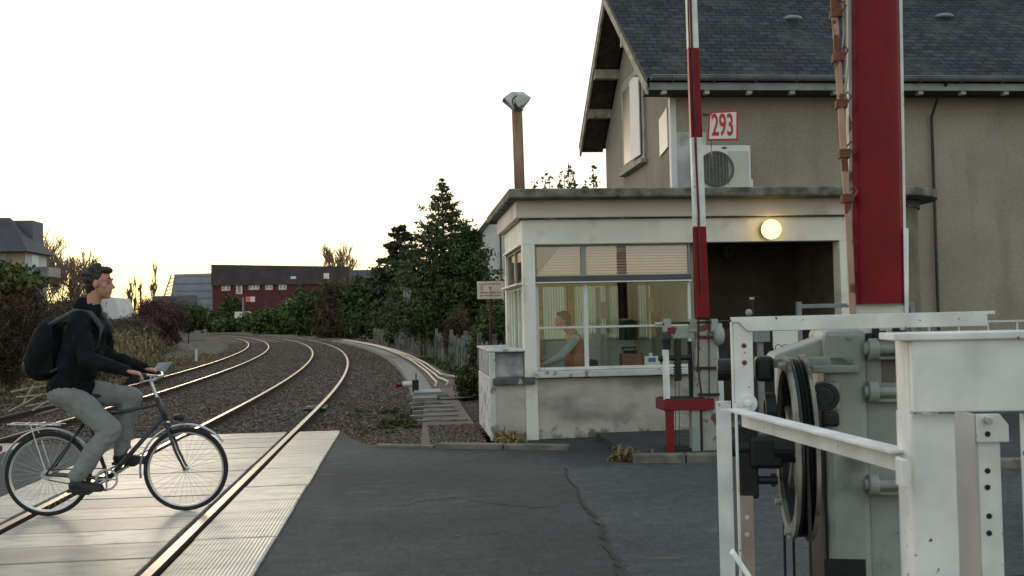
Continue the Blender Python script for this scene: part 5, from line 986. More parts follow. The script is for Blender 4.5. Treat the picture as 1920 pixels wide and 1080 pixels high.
folds(remesh(b.build('hair', HAIRM, cb2), .006, 1), .03, CL2)
for s_ in (-1, 1): MB().ball(P(.089, .035*s_, .007), (.006, .010, .005), 8, 6, rt).build('eye', HAIRM, cb2); MB().ball(P(.094, .035*s_, .040), (.008, .021, .005), 8, 6, rt).build('eyebrow', HAIRM, cb2)
bp = thing('backpack', 'dark grey backpack on the back of the cyclist', 'backpack', CH+V3((-.25, 0, -.2)))
up_ = (CH-HIP).normalized(); rt = Matrix.Rotation(math.atan2(up_.x, up_.z), 3, 'Y'); bc_ = HIP.lerp(CH, .62)+V3((-.27, 0, .0))
b = MB(); b.ball(bc_, (.145, .19, .27), 20, 14, rt); b.ball(bc_+V3((-.06, 0, -.10)), (.12, .15, .15), 16, 12, rt); b.ball(bc_+V3((.04, 0, .14)), (.11, .16, .13), 16, 12, rt); b.box(bc_+V3((-.02, -.15, -.2)), bc_+V3((.10, .15, .18)))
pk = folds(remesh(b.build('bag', BLACKC, bp), .012, 4), .03)
b = MB()
for s_ in (-1, 1): b.path([bc_+V3((.06, .12*s_, .2)), CH+V3((-.05, .135*s_, .105)), CH+V3((.07, .14*s_, .085)), CH+V3((.155, .145*s_, -.03)), CH+V3((.14, .17*s_, -.2)), bc_+V3((.08, .16*s_, -.18))], [.02, .026, .026, .024, .016, .012], 8)
b.build('strap', BLUEG, bp, smooth=True); b = MB(); b.ball(bc_+V3((-.115, 0, -.11)), (.07, .12, .10), 16, 10, rt); remesh(b.build('pocket', BLUEG, bp), .012)
# ------------------------------------------------------------------ vegetation right of the tracks
def gpt(px, py, Y, dz=0.): p = at(px, py, Y); return p
def blob(px0, px1, py0, py1, Y, dy=None):
    a = at(px0, py1, Y); c = at(px1, py0, Y); r = ((c.x-a.x)/2, dy or (c.x-a.x)/2, (c.z-a.z)/2); return ((a+c)/2, r)
def bush(name, label, cat, rects, Y, n, size, mat, group=None, dy=None, base=-.2, **kw):
    bl = [blob(*r_[:4], Y+(r_[4] if len(r_) > 4 else 0), dy) for r_ in rects]
    bl = [(tuple(c), r_) for c, r_ in bl]; cx = sum(c[0] for c, _ in bl)/len(bl); return shrub(name, label, cat, (cx, Y, base), bl, int(n*1.9), size*.66, mat, group, **kw)
G1 = 'bushes along the right of the tracks'
bush('hedge_bush', 'tall rounded evergreen bush at the right of the curving rails, left of the dark spruce', 'bush', [(645, 760, 505, 632), (662, 735, 560, 640, -4), (700, 775, 510, 620, 3)], 92, 9000, .36, LEAF, G1, dy=4, clumps=70, spread=.15)
bush('hedge_bush', 'large shaggy evergreen bush in front of the cedar, right of the tall rounded bush', 'bush', [(722, 800, 520, 640), (740, 790, 500, 560, 2)], 70, 6500, .28, LEAF2, G1, dy=2.2, clumps=55, spread=.15)
bush('ivy_bush', 'ivy covered bush spilling over the pale fence slats', 'bush', [(716, 790, 590, 652), (770, 850, 580, 640, -10), (735, 800, 570, 620, 2)], 64, 7500, .2, LEAF2, G1, dy=1., clumps=60, spread=.15)
bush('garden_bush', 'mid green garden bush below the spruce and left of the rusty notice', 'bush', [(790, 905, 555, 640), (850, 965, 566, 642, 1), (870, 960, 560, 640, -2), (800, 870, 590, 645, -1)], 45, 9500, .15, LEAF2, G1, dy=1.2, clumps=60, spread=.15)
bush('bramble', 'brown leafless bramble in front of the garden bush beside the rusty notice', 'bush', [(838, 880, 585, 665)], 37, 1800, .14, TWIGB, G1, dy=.8, aspect=5, spread=.25)
bush('dark_bush', 'dark bush against the left end of the booth, around the notice post', 'bush', [(884, 960, 605, 712), (890, 970, 570, 680, 2)], 27, 7500, .095, LEAFH, G1, dy=.8, clumps=60, spread=.16)
bush('dark_bush', 'low weedy bush at the foot of the fence beside the path', 'bush', [(855, 905, 690, 745)], 21, 1800, .07, LEAFH, G1, dy=.5, clumps=30, spread=.2)
bush('green_bush', 'dark green bush on the far right bank in front of the red building', 'bush', [(550, 640, 545, 634), (580, 650, 530, 600, 4)], 135, 6000, .45, LEAF, G1, dy=3, clumps=45, spread=.16)
bush('brown_bush', 'brown leafless bush between the far green bush and the tall rounded bush', 'bush', [(604, 685, 540, 636)], 112, 6000, .5, TWIGB, G1, dy=2, aspect=5, clumps=40, spread=.25)
bush('green_bush', 'green brushy bush at the far bend of the rails, left of the dark green bush', 'bush', [(470, 560, 578, 629), (510, 592, 566, 630, 3)], 170, 5500, .5, LEAF2, G1, dy=4, clumps=45, spread=.18)
bush('green_bush', 'dark low bush on the bank between the white vehicles', 'bush', [(548, 592, 532, 600, 3)], 190, 1800, .55, LEAF, G1, dy=4, clumps=20)
for k, (a, c, t_, y, lab, mt) in enumerate(((345, 420, 584, 262, 'low green bank growth at the farthest point of the rails, below the grey shed roof', LEAFH), (400, 480, 592, 252, 'low pale green bank growth under the white vehicle at the far bend', LEAF2), (455, 520, 588, 230, 'scrubby green growth beside the far bend, right of the white vehicle', LEAFH))):
    bush('bank_growth', lab, 'bush', [(a, c, t_, 628)], y, 3000, .8, mt, 'bank growth at the far bend', dy=4, clumps=30, spread=.2, stem=False)
bush('round_bush', 'round olive green bush in front of the red building near its left end', 'bush', [(412, 452, 553, 608)], 266, 2600, .75, LEAFH, None, dy=3, clumps=30)
bush('garden_bush', 'dark evergreen bush in front of the grey shed roof at the left bend', 'bush', [(320, 384, 574, 624)], 95, 2600, .3, LEAF, None, dy=2, clumps=25)
def conifer(name, label, px, ptop, pbase, halfw, Y, n, size, mat, top_sparse=1., droop=.25, levels=46, shape=.8, group=None, nb=9):
    top = at(px, ptop, Y); zb_ = at(px, pbase, Y).z; hw = halfw*Y/F; t = thing(name, label, 'tree', (top.x, Y, -.2), group)
    MB().path([(top.x, Y, -.2), (top.x+.05, Y, top.z*.5), (top.x, Y, top.z)], [.02*top.z, .012*top.z, .01], 8).build('trunk', BARK, t)
    C = []; Bm = MB()
    for i in range(levels):
        f_ = (i+random.random())/levels; z = zb_+(top.z-zb_)*f_; L = hw*(1-f_)**shape*random.uniform(.7, 1.12)+.05
        for k in range(nb):
            f_ = min(.99, max(0, (i+random.uniform(-1.2, 2.2))/levels)); z = zb_+(top.z-zb_)*f_; L = hw*(1-f_)**shape*random.choice((.6, .85, 1., 1.12))+.06
            a = random.uniform(0, 6.283); l_ = L*random.uniform(.65, 1.1); m_ = max(3, int(n/levels/nb*(l_/hw)**.8*2.0*(1-(1-top_sparse)*f_)))
            e = V3((math.cos(a)*l_, math.sin(a)*l_, -droop*l_+.12*l_)); Bm.path([(top.x, Y, z), tuple(V3((top.x, Y, z))+e)], [.018, .004], 4)
            for j in range(m_):
                q = .2+.8*random.random()**.55; w_ = .09*l_+.03; C.append((top.x+e.x*q+random.gauss(0, w_*.6), Y+e.y*q+random.gauss(0, w_*.6), z+e.z*q-abs(random.gauss(0, w_*.7))))
    Bm.build('limbs', BARK, t); V, Q = quads(np.array(C), size, 2.); raw_mesh('crown', V, Q, mat, t); return t
conifer('spruce_tree', 'tall pointed spruce with a thin airy top rising behind the fence', 828, 334, 640, 150, 46, 36000, .085, LEAF3, .28, -.12, 46, .92, nb=9)
conifer('cedar_tree', 'dark layered cedar left of the tall spruce on the skyline', 752, 424, 580, 56, 75, 14000, .19, CEDAR, .8, .1, 22, .42, nb=6)
t = thing('thuja_tree', 'dense dark conical evergreen leaning on the right side of the tall spruce', 'tree', (at(870, 600, 40).x, 40, -.2)); bl = [blob(785, 930, 520, 640, 43, 1.5), blob(800, 928, 480, 590, 43, 1.4), blob(825, 915, 445, 550, 43, 1.2), blob(850, 902, 425, 500, 43.3, 1.)]
MB().path([(at(870, 600, 40).x, 43.3, -.2), (at(872, 460, 43).x, 43.3, at(872, 460, 43).z)], [.18, .04], 8).build('trunk', BARK, t); foliage('crown', [(tuple(c), r_) for c, r_ in bl], 30000, .095, LEAF, t, 130, .15, up=.2)
# bare trees
def bare(name, label, base, height, spread_, mat, depth=5, seed=1, r0=.09, lean=0., group=None, twigm=None, cat='tree', kids=(2, 4), trunk=.3, upb=.35, rmin=.02):
    rs = random.Random(seed); t = thing(name, label, cat, base, group); tr = MB(); tw = MB()
    def grow(p, d, L, r, k):
        r = max(r, rmin); q = p+d*L; (tr if k >= depth-1 else tw).path([p, p.lerp(q, .5)+V3((rs.uniform(-1, 1), rs.uniform(-1, 1), 0))*L*.05, q], [r, max(r*.85, rmin*.8), max(r*.7, rmin*.7)], 6 if k >= depth-1 else 4)
        if k <= 0: return
        for i in range(rs.randint(*kids)):
            a = rs.uniform(.25, .75); n_ = V3((rs.gauss(0, 1), rs.gauss(0, 1), rs.gauss(0, .6))).normalized(); e = (d*math.cos(a)+n_*math.sin(a)*spread_+V3((0, 0, upb))).normalized()
            grow(p+d*L*rs.uniform(.55, 1.), e, L*rs.uniform(.6, .85), r*rs.uniform(.5, .7), k-1)
    grow(V3(base), V3((lean, 0, 1)).normalized(), height*trunk, r0, depth); tr.build('trunk', mat, t); tw.build('crown', twigm or mat, t); return t
GT = 'bare trees on the skyline'
q = at(100, 600, 58); bare('bare_tree', 'tall bare birch beside the left house', (q.x, 58, -.2), 9.4, 1.1, BIRCH, 6, 3, .10, -.02, GT, kids=(3, 4), trunk=.26, rmin=.016)
q = at(135, 600, 64); bare('bare_tree', 'shorter spreading bare tree between the birch and the cyclist', (q.x, 64, -.2), 7.6, 1.2, BIRCH, 6, 8, .08, .08, GT, kids=(3, 4), trunk=.26, rmin=.016)
q = at(72, 600, 62); bare('bare_tree', 'slim bare tree close to the corner of the left house', (q.x, 62, -.2), 7.0, 1., BIRCH, 6, 11, .06, -.05, GT, kids=(3, 4), trunk=.26, rmin=.016)
for k, (px, hh, sd_, lab) in enumerate(((252, 5.6, 21, 'thin bare poplar sapling, leftmost of the three beside the cyclist'), (270, 6.6, 22, 'thin bare poplar sapling, middle one of the three beside the cyclist'), (288, 7.6, 23, 'thin bare poplar sapling, rightmost of the three beside the cyclist'))): q = at(px, 610, 105); bare('bare_sapling', lab, (q.x, 105, -.2), hh, .5, TWIG, 4, sd_, .07, 0, 'bare saplings beyond the bend', kids=(2, 4), trunk=.4, upb=.8, rmin=.03)
q = at(640, 600, 310); bare('bare_tree', 'small bare tree crown showing over the right end of the red building', (q.x, 310, 0), 26, .8, BIRCH, 5, 31, .25, 0, GT, kids=(3, 4), trunk=.36, rmin=.07)
# left-hand hedge, brush and dry grass
GL = 'bushes along the left of the tracks'
hedge = bush('clipped_hedge', 'big clipped brown hedge with a green top in front of the left house', 'hedge', [(-160, 70, 500, 720), (-60, 88, 505, 730, 1), (-150, 20, 496, 600, .5)], 23, 13000, .10, TWIGB, GL, dy=1.6, clumps=150, spread=.14, aspect=4)
foliage('green_top', [(tuple(blob(-120, 62, 492, 550, 23.2, 1.3)[0]), blob(-120, 62, 492, 550, 23.2, 1.3)[1])], 6000, .07, LEAFH, hedge, clumps=60, spread=.2)
bush('brown_bush', 'dark brown brush behind the cyclist and right of the clipped hedge', 'bush', [(70, 165, 600, 740), (115, 190, 600, 700, 3)], 30, 6500, .14, TWIGB, GL, dy=1.5, clumps=60, spread=.22, aspect=5)
bush('brown_bush', 'pale brown twiggy bush under the bare birch', 'bush', [(95, 182, 565, 640)], 46, 4500, .2, TWIGG, GL, dy=2, clumps=50, spread=.25, aspect=5)
bush('red_bush', 'dark red leafless bush at the left bend of the rails', 'bush', [(245, 345, 575, 650), (265, 330, 560, 640, 2)], 58, 5500, .2, TWIGR, GL, dy=2, clumps=45, spread=.2, aspect=4)
bush('brown_bush', 'greyish leafless bush left of the dark red bush', 'bush', [(205, 285, 602, 650)], 54, 4000, .2, TWIGG, GL, dy=2, clumps=40, spread=.24, aspect=5)
bush('evergreen_bush', 'small dark green bush below the white gable', 'bush', [(195, 240, 602, 640)], 56, 1500, .18, LEAF, GL, dy=1.5, clumps=20)
bush('brown_bush', 'low grey brown bush in front of the grey shed roof', 'bush', [(270, 350, 565, 618)], 84, 2500, .3, TWIGG, GL, dy=2, clumps=30, spread=.24, aspect=4)
C = clouds([((-10.0, 35, .1), (1.5, 5, 1.15)), ((-11.0, 42, .2), (1.5, 5, 1.2)), ((-11.3, 37, .2), (1.6, 5, 1.3)), ((-10.2, 27, -.2), (1.4, 4, .55))], 30000, 220, .14); C = C[C[:, 2] > -.3]
V, Q = quads(C, .04, 6, .8); g = raw_mesh('dry_grass', V, Q, DRY); g['kind'] = 'stuff'
b = MB(); xs_ = np.linspace(-30, -8.4, 40); ys_ = np.linspace(18, 75, 60)
V = [(x-curve(y), y, -.3+.55*min(1, max(0, (-8.4-x)/2.2))*(1+.4*noise.noise(Vector((x*.5, y*.3, 0))))+.07*noise.noise(Vector((x*2, y*2, 1)))) for y in ys_ for x in xs_]
raw = raw_mesh('bank', np.array(V), np.array([[r_*40+k, r_*40+k+1, (r_+1)*40+k+1, (r_+1)*40+k] for r_ in range(59) for k in range(39)]), plain('bank_earth', (.075, .062, .042), .95, .5, .9, bmp=.8, bscale=9, dist=.04)); raw['kind'] = 'structure'
xs_ = np.linspace(1.9, 30, 40); V = [(x-curve(y), y, -.2+.35*min(1, max(0, (x-2.2)/2.))*(1+.4*noise.noise(Vector((x*.5, y*.3, 5))))) for y in ys_ for x in xs_]
raw = raw_mesh('bank', np.array(V), np.array([[r_*40+k, r_*40+k+1, (r_+1)*40+k+1, (r_+1)*40+k] for r_ in range(59) for k in range(39)]), MATS['bank_earth']); raw['kind'] = 'structure'
C = clouds([((1.75, 21+3*i-.0, -.1), (.35, 1.8, .16)) for i in range(8)], 3500, 90, .2); C[:, 0] -= np.array([curve(y) for y in C[:, 1]]); V, Q = quads(C, .06, 2.5, .4); g = raw_mesh('weeds', V, Q, LEAFH); g['kind'] = 'stuff'
C = clouds([((-8.9, 26+4*i, -.1), (.7, 2.4, .22)) for i in range(8)]+[((-7.9, 30+5*i, -.12), (.4, 2.4, .12)) for i in range(6)], 9000, 160, .2); C[:, 0] -= np.array([curve(y) for y in C[:, 1]]); C = C[C[:, 2] > -.3]; V, Q = quads(C, .035, 5, .6); g = raw_mesh('dry_grass', V, Q, DRY); g['kind'] = 'stuff'
C = clouds([((random.uniform(-1.2, .2), random.uniform(14.9, 19), -.1), (.16, .16, .07)) for i in range(16)], 1500, 60, .25); V, Q = quads(C, .03, 2.5, .4); g = raw_mesh('weeds', V, Q, LEAFH); g['kind'] = 'stuff'
STICK = plain('pale_dead_wood', (.30, .26, .20), .9, .3, 8)
dead = thing('dead_branches', 'heap of pale dead branches on the ground left of the far track', 'branches', (-8.3, 19.5, -.25)); b = MB(); rs = random.Random(5)
for pts in ([(15, 772), (45, 757), (75, 740), (110, 735)], [(20, 735), (55, 728), (90, 722), (105, 726)], [(0, 795), (60, 780), (118, 763)], [(42, 760), (55, 735), (62, 722)], [(48, 762), (85, 755), (115, 748)], [(30, 745), (60, 742), (95, 738)], [(60, 770), (90, 752), (100, 730)]):
    y_ = rs.uniform(19, 20.5); MB().path([at(x, y, y_+.1*i) for i, (x, y) in enumerate(pts)], [.022, .018, .013, .008][:len(pts)], 6).build('bough', STICK, dead)
b = MB()
for k in range(40): p = V3((rs.uniform(-9.2, -7.6), rs.uniform(18.3, 21), rs.uniform(-.2, .12))); b.path([p, p+V3((rs.uniform(-.4, .4), rs.uniform(-.3, .3), rs.uniform(-.05, .2)))], [.007, .003], 4)
b.build('twigs', STICK, dead)
# ------------------------------------------------------------------ fence, notice, posts
fe = thing('slat_fence', 'grey weathered concrete slat fence along the path on the right', 'fence', (1.9, 30, -.1)); b = MB(); y = 19.5; rs = random.Random(9)
while y < 76:
    h_ = .95+rs.uniform(-.12, .10); p = trk(2.02, y); h2 = head(y); a = V3((-h2, 1, 0)).normalized(); w_ = .055; nrm = V3((a.y, -a.x, 0))*.018
    if rs.random() > .07: b.prism([p-a*w_-nrm+V3((0, 0, -.1)), p+a*w_-nrm+V3((rs.uniform(-.02, .02), 0, -.1)), p+a*w_-nrm+V3((0, 0, h_)), p-nrm+V3((0, 0, h_+.05)), p-a*w_-nrm+V3((0, 0, h_))], nrm*2)
    y += .30 if y > 30 else .24
b.build('slats', FENCEM, fe); b = MB()
for z in (.25, .75): b.path([trk(2.06, y_, z) for y_ in np.arange(19.5, 76, 1.5)], .022, 6)
b.build('wires', FENCEM, fe)
for y in (19.6, 22.5, 26, 30, 35, 41, 48, 56, 66): p = trk(1.97, y); bx('post', (p.x-.06, p.y-.06, -.1), (p.x+.06, p.y+.06, 1.22), FENCEM, fe, .01)
no = thing('notice_sign', 'rust stained notice board on a dark red post left of the booth', 'sign', (at(919, 640, 21).x, 21, -.1)); a = at(895, 561, 21); c = at(944, 527, 21)
MB().box((a.x, 20.98, a.z), (c.x, 21, c.z)).build('board', SIGNRUST, no, .003); MB().box((a.x-.012, 20.985, c.z), (c.x+.012, 21.005, c.z+.012)).build('frame_edge', RUST, no); q = at(919, 560, 21.05); MB().box((q.x-.025, 21.002, -.1), (q.x+.025, 21.05, c.z-.02)).build('post', plain('dark_red_post', (.075, .022, .018), .8, .3, 5), no)
b = MB(); rs = random.Random(4); m0 = (a+c)/2
b.box((m0.x-.04, 20.977, c.z-.14), (m0.x+.03, 20.979, c.z-.12)).box((m0.x-.01, 20.977, c.z-.21), (m0.x+.01, 20.979, c.z-.14))
for j, z in enumerate((c.z-.07, c.z-.25, c.z-.31)):
    x = a.x+.05
    while x < c.x-.06: w_ = rs.uniform(.015, .05); b.box((x, 20.977, z), (x+w_, 20.979, z+.025)); x += w_+rs.uniform(.008, .02)
b.build('lettering', LETTER, no)
for k, (x0, y0, x1, y1, lab) in enumerate(((768, 507, 764, 592, 'taller grey concrete pole standing among the ivy behind the fence'), (759, 540, 760, 592, 'shorter grey concrete pole beside the taller one in the ivy'))):
    p, q = at(x0, y0, 66.5+k*.3), at(x1, y1, 66.5+k*.3); tag(MB().path([V3((q.x, q.y, -.2)), q, p], [.13, .12, .11], 8).build('concrete_pole', plain('grey_pole', (.20, .21, .20), .9, .2, 3)), lab, 'pole', 'concrete poles behind the fence')
a = at(852, 572, 50); c = at(880, 553, 50); tag(MB().box((a.x, 50, -.2), (c.x+.3, 52, c.z)).prism([(a.x-.1, 49.9, c.z), (c.x+.4, 49.9, c.z), (c.x+.4, 51, c.z+.3), (a.x-.1, 51, c.z+.3)], (0, .1, 0)).build('brick_shed', BRICK), 'small red brick shed half hidden by the garden bush', 'shed')
# white gable behind the booth
wg = thing('white_house', 'white rendered house with a dark roof edge just left of the booth', 'house', (at(930, 600, 52).x, 52, -.2)); YW = 52
p = [at(905, 640, YW), at(905, 436, YW), at(942, 388, YW), at(990, 440, YW), at(990, 640, YW)]; p[0].z = p[4].z = -.2
MB().prism([V3((q.x, YW, q.z)) for q in p], (0, 8, 0)).build('wall', WHITER, wg); p = [at(888, 442, YW), at(942, 374, YW), at(1004, 444, YW), at(1001, 452, YW), at(942, 388, YW), at(892, 450, YW)]
MB().prism([V3((q.x, YW-.25, q.z)) for q in p], (0, 8.5, 0)).build('roof', SLATEF, wg); a = at(940, 472, YW); bx('downpipe', (a.x-.06, YW-.1, .2), (a.x, YW-.02, at(940, 402, YW).z), BLACKM, wg)
# ------------------------------------------------------------------ trackside fittings
pm = thing('signal_wire_box', 'grey metal signal wire box and pulley by the end of the cable trough', 'signal box', (.35, 21.8, -.1))
a = at(790, 738, 21.6); MB().box((a.x-.15, 21.3, -.08), (a.x+.42, 22.3, .06)).build('lid', ZINC, pm, .01); MB().box((a.x-.30, 21.15, -.08), (a.x+.55, 21.25, .02)).build('sleeper_edge', CONC, pm, .01)
q = at(765, 722, 22.2); MB().tube(q+V3((-.12, 0, .02)), q+V3((.16, 0, .02)), .06, n=14).build('drum', PLASTW, pm); q2 = at(748, 722, 22.2); MB().tube(q2+V3((-.06, 0, 0)), q2+V3((.1, 0, 0)), .045, n=12).build('red_cap', REDP, pm)
MB().path([at(780, 700, 22.2), at(780, 718, 22.2)], .015, 6).box(at(773, 732, 22.2)-V3((0, .1, .03)), at(785, 712, 22.2)+V3((0, .1, 0))).build('pulley', BLACKM, pm)
tr_ = thing('rail_treadle', 'small treadle with two pale strips beside the near rail', 'treadle', (-2.0, 19.6, -.1)); a = at(592, 740, 19.4)
bx('base', (a.x-.2, 19.1, -.11), (a.x+.2, 19.8, -.03), BLACKM, tr_, .01); bx('strip', (a.x-.18, 19.2, -.03), (a.x+.12, 19.27, -.005), CONC, tr_); bx('strip', (a.x-.10, 19.6, -.03), (a.x+.18, 19.67, -.005), CONC, tr_)
cv = thing('metal_cover', 'pale grey metal cover plates lying left of the far track behind the cyclist', 'cover', (-8, 32, -.2)); a, c = at(228, 712, 30), at(296, 697, 30)
MB().prism([(a.x, 29.8, -.2), (c.x, 29.8, -.2), (c.x, 29.8, c.z-.04), (a.x+.3, 29.8, c.z-.06)], (0, .5, 0)).build('box', BLACKM, cv, .01); MB().prism([(a.x, 29.7, c.z-.055), (c.x+.1, 29.7, c.z-.035), (c.x+.1, 30.4, c.z-.02), (a.x, 30.4, c.z-.04)], (0, 0, .03)).build('lid', ZINC, cv); p0, p1, p2, p3 = at(284, 699, 30.2), at(310, 698, 30.6), at(324, 680, 31), at(297, 682, 30.8); MB().prism([p0, p1, p2, p3], (0, 0, .03)).build('tilted_plate', ZINC, cv)
p = at(368, 672, 46); tag(MB().tube((p.x, 46, -.2), (p.x, 46, at(368, 655, 46).z), .06, n=10).build('marker_post', WHITEP), 'short white marker post on the ballast left of the far track', 'post')
# ------------------------------------------------------------------ far buildings
YR = 280.
rb = thing('red_building', 'long dark red building with a tall dark sloping roof and white framed windows', 'building', (at(520, 600, YR).x, YR, -.2))
a, c = at(399, 604, YR), at(655, 604, YR); zt = at(399, 496, YR).z; zt2 = at(655, 502, YR).z+.3; ze = at(399, 536, YR).z
MB().prism([(a.x, YR, -.2), (c.x, YR, -.2), (c.x, YR, ze), (a.x, YR, ze)], (0, 14, 0)).build('wall', BRICKR, rb)
rr = MB().prism([V3((a.x-.2, YR-.5, ze)), V3((c.x+.2, YR-.5, ze)), V3((c.x+.2, YR-.5, zt2)), V3((a.x-.2, YR-.5, zt))], (0, 14, 0)).build('roof', ROOFD, rb)
for (x0, y0, x1, y1, nm) in ((413, 528, 432, 547, 2), (440, 529, 455, 553, 1), (464, 527, 487, 545, 3), (495, 529, 512, 545, 2), (520, 528, 538, 545, 2)):
    p, q = at(x0, y1, YR-.1), at(x1, y0, YR-.1); w = bx('window', (p.x, YR-.12, p.z), (q.x, YR-.02, q.z), WINRED, rb); p2, q2 = at(x0+3, y1-2, YR-.15), at(x1-1, y0+5, YR-.15); f_ = bx('frame', (p2.x, YR-.17, p2.z), (q2.x, YR-.125, q2.z), WINWHITE, w)
    for k in range(nm): u0 = p2.x+(q2.x-p2.x)*(k+.22)/nm; u1 = p2.x+(q2.x-p2.x)*(k+.78)/nm; bx('pane', (u0, YR-.2, p2.z+.25), (u1, YR-.175, q2.z-.25), plain('grey_far_pane', (.24, .24, .26), .3, .1, 1, bmp=0) if 'grey_far_pane' not in MATS else MATS['grey_far_pane'], w)
for (x0, y0, x1, y1) in ((545, 518, 555, 523), (607, 512, 617, 523)):
    p, q = at(x0, y1, YR-.6), at(x1, y0, YR-.6); bx('skylight', (p.x, YR-.62, p.z), (q.x, YR-.51, q.z), WINWHITE, rr)
p, q = at(461, 566, YR-.1), at(468, 556, YR-.1); bx('orange_panel', (p.x, YR-.12, p.z), (q.x, YR-.02, q.z), ORANGE, rb); p, q = at(469, 566, YR-.1), at(478, 556, YR-.1); bx('window', (p.x, YR-.12, p.z), (q.x, YR-.02, q.z), WINWHITE, rb)
gb = thing('grey_hall', 'pale blue grey clad hall with a slanted left end beside the red building', 'building', (at(360, 600, 300).x, 300, -.2)); p = [at(308, 612, 300), at(327, 514, 300), at(401, 512, 300), at(408, 612, 300)]; p[0].z = p[3].z = -.2
MB().prism([V3((q.x, 300, q.z)) for q in p], (0, 20, 0)).build('wall', GLASSB, gb)
b = MB()
for k in range(7): z = p[1].z-.8-k*2.1; b.box((at(329, 560, 299.9).x, 299.9, z), (at(401, 560, 299.9).x, 299.99, z+.25))
b.build('cladding_joint', plain('joint_grey', (.17, .19, .22), .6, .1, 1, bmp=0), gb); b = MB()
p0, p1 = at(306, 560, 298), at(321, 516, 298); b.tube((p0.x, 298, p0.z), (p1.x, 298, p1.z), .22)
for k in range(6): f_ = k/6; b.tube((p0.x+(p1.x-p0.x)*f_, 298, p0.z+(p1.z-p0.z)*f_), (p0.x+(p1.x-p0.x)*f_+1.7, 298, p0.z+(p1.z-p0.z)*f_+.5), .14)
b.build('brace_frame', plain('reddish_steel', (.30, .2, .18), .7, .2, 1), gb)
sh_ = thing('grey_shed', 'low dark grey roofed shed in front of the pale hall', 'shed', (at(320, 600, 122).x, 122, -.2)); a, c = at(270, 615, 122), at(368, 590, 122); zr = at(320, 553, 122).z
bx('wall', (a.x, 122, -.2), (c.x, 128, c.z), plain('shed_wall', (.20, .18, .17), .9, .1, 1), sh_); r0, r1 = at(278, 553, 122).x, at(360, 553, 122).x; MB().add([(a.x-.3, 121.6, c.z), (c.x+.3, 121.6, c.z), (r1, 125, zr), (r0, 125, zr), (c.x+.3, 128.4, c.z), (a.x-.3, 128.4, c.z)], [(0, 1, 2, 3), (1, 4, 2), (4, 5, 3, 2), (5, 0, 3), (5, 4, 1, 0)]).build('roof', SLATEF, sh_)
lw = thing('low_building', 'long low grey roofed building right of the red building', 'building', (at(690, 600, 300).x, 300, -.2)); a, c = at(640, 600, 300), at(760, 520, 300); bx('wall', (a.x, 300, -.2), (c.x, 310, c.z), BRICKR, lw); MB().prism([(a.x, 299.6, c.z), (a.x, 305, at(690, 505, 303).z), (a.x, 310.4, c.z)], (c.x-a.x, 0, 0)).build('roof', SLATEF, lw)
tn = thing('white_marquee', 'white gabled marquee beyond the bushes just right of the cyclist', 'marquee', (at(205, 600, 90).x, 90, -.2)); p = [at(176, 598, 90), at(178, 572, 90), at(196, 556, 90), at(214, 558, 90), at(229, 598, 90)]; MB().prism([V3((q.x, 90, q.z)) for q in p], (0, 5, 0)).build('canopy', WHITER, tn)
a, c = at(180, 612, 90.2), at(226, 598, 90.2); bx('wall', (a.x, 90.2, -.2), (c.x, 94.8, c.z), WHITER, tn)
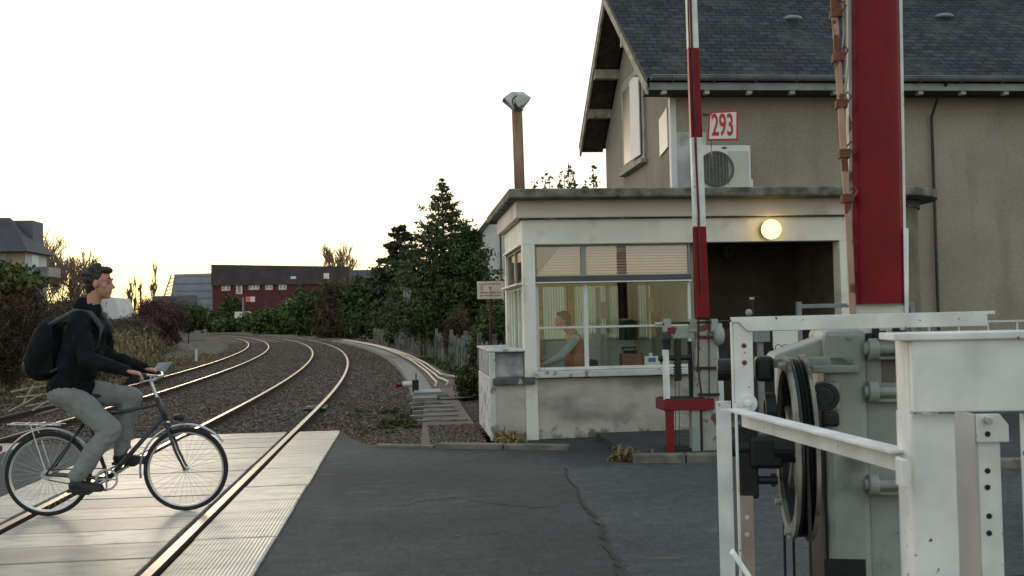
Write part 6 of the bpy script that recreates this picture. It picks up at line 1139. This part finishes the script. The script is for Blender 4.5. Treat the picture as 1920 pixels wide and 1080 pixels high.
def van(x0, x1, y0, y1, Y, label):
    a, c = at(x0, y1, Y), at(x1, y0, Y); t = thing('parked_van', label, 'van', ((a.x+c.x)/2, Y, a.z-.3), 'white vehicles by the red building'); L = c.x-a.x; hh = c.z-a.z
    MB().prism([(a.x, Y, a.z), (c.x, Y, a.z), (c.x, Y, a.z+hh*.5), (c.x-L*.12, Y, a.z+hh*.55), (c.x-L*.25, Y, c.z), (a.x+.05, Y, c.z), (a.x, Y, a.z+hh*.7)], (0, 1.8, 0)).build('body', PLASTW, t, .06); MB().prism([(c.x-L*.16, Y-.01, a.z+hh*.57), (c.x-L*.265, Y-.01, c.z-.1), (c.x-L*.5, Y-.01, c.z-.1), (c.x-L*.5, Y-.01, a.z+hh*.57)], (0, .02, 0)).build('side_window', BLACKM, t)
    for u in (.2, .8): MB().tube((a.x+L*u, Y-.02, a.z), (a.x+L*u, Y+.2, a.z), .33, n=16).build('wheel', TYRE, t)
van(440, 476, 584, 597, 242, 'white van seen over the bank growth, below the windows of the red building'); van(536, 564, 560, 574, 246, 'white van half hidden by bushes near the middle of the red building')
p = at(456, 590, 238); tag(MB().tube((p.x, 238, -.2), (p.x, 238, at(456, 558, 238).z), .2, n=8).build('lamp_post', ZINC), 'short grey post standing in front of the red building', 'post')
# house at the left edge
lh = thing('left_house', 'beige house with dark hipped slate roof at the left edge', 'house', (at(30, 600, 44).x, 44, -.2)); YL = 44
xc = at(49, 500, YL).x; ze = at(60, 470, YL).z; zr = at(5, 402, YL).z
bx('wall', (xc-14, YL, -.2), (xc-.05, YL+2.5, ze), BEIGE, lh); xr = at(-4, 400, YL).x
lr = MB().add([(xc-14.5, YL-.5, ze-.05), (xc+.25, YL-.5, ze-.05), (xc+.25, YL+3, ze-.05), (xc-14.5, YL+3, ze-.05), (xc-14.5, YL+1.3, zr), (xr, YL+1.3, zr)], [(0, 1, 5, 4), (1, 2, 5), (2, 3, 4, 5), (3, 0, 4), (3, 2, 1, 0)]).build('roof', SLATEF, lh)
a, c = at(20, 450, YL+1.6), at(61, 413, YL+1.6); bx('dormer', (a.x-.6, YL+1.6, a.z-.9), (c.x, YL+2.9, c.z), plain('slate_hung_dormer', (.10, .11, .13), .7, .15, 2), lr)
bx('white_panel', (xc-.048, YL+.01, .5), (xc-.02, YL+2.49, ze-.06), WHITER, lh); a, c = at(58, 512, YL), at(70, 474, YL); w = bx('window', (xc-.018, YL+.7, a.z), (xc-.01, YL+1.5, c.z), plain('pale_blue_pane', (.42, .50, .56), .3, .1, 1, bmp=0), lh)
bx('balcony_rail', (xc+.1, YL+.8, a.z-.1), (xc+.6, YL+2.4, a.z+.3), ZINC, lh); a, c = at(3, 498, YL), at(14, 474, YL); bx('window', (a.x, YL-.04, a.z), (c.x, YL-.002, c.z), MATS['grey_far_pane'], lh)
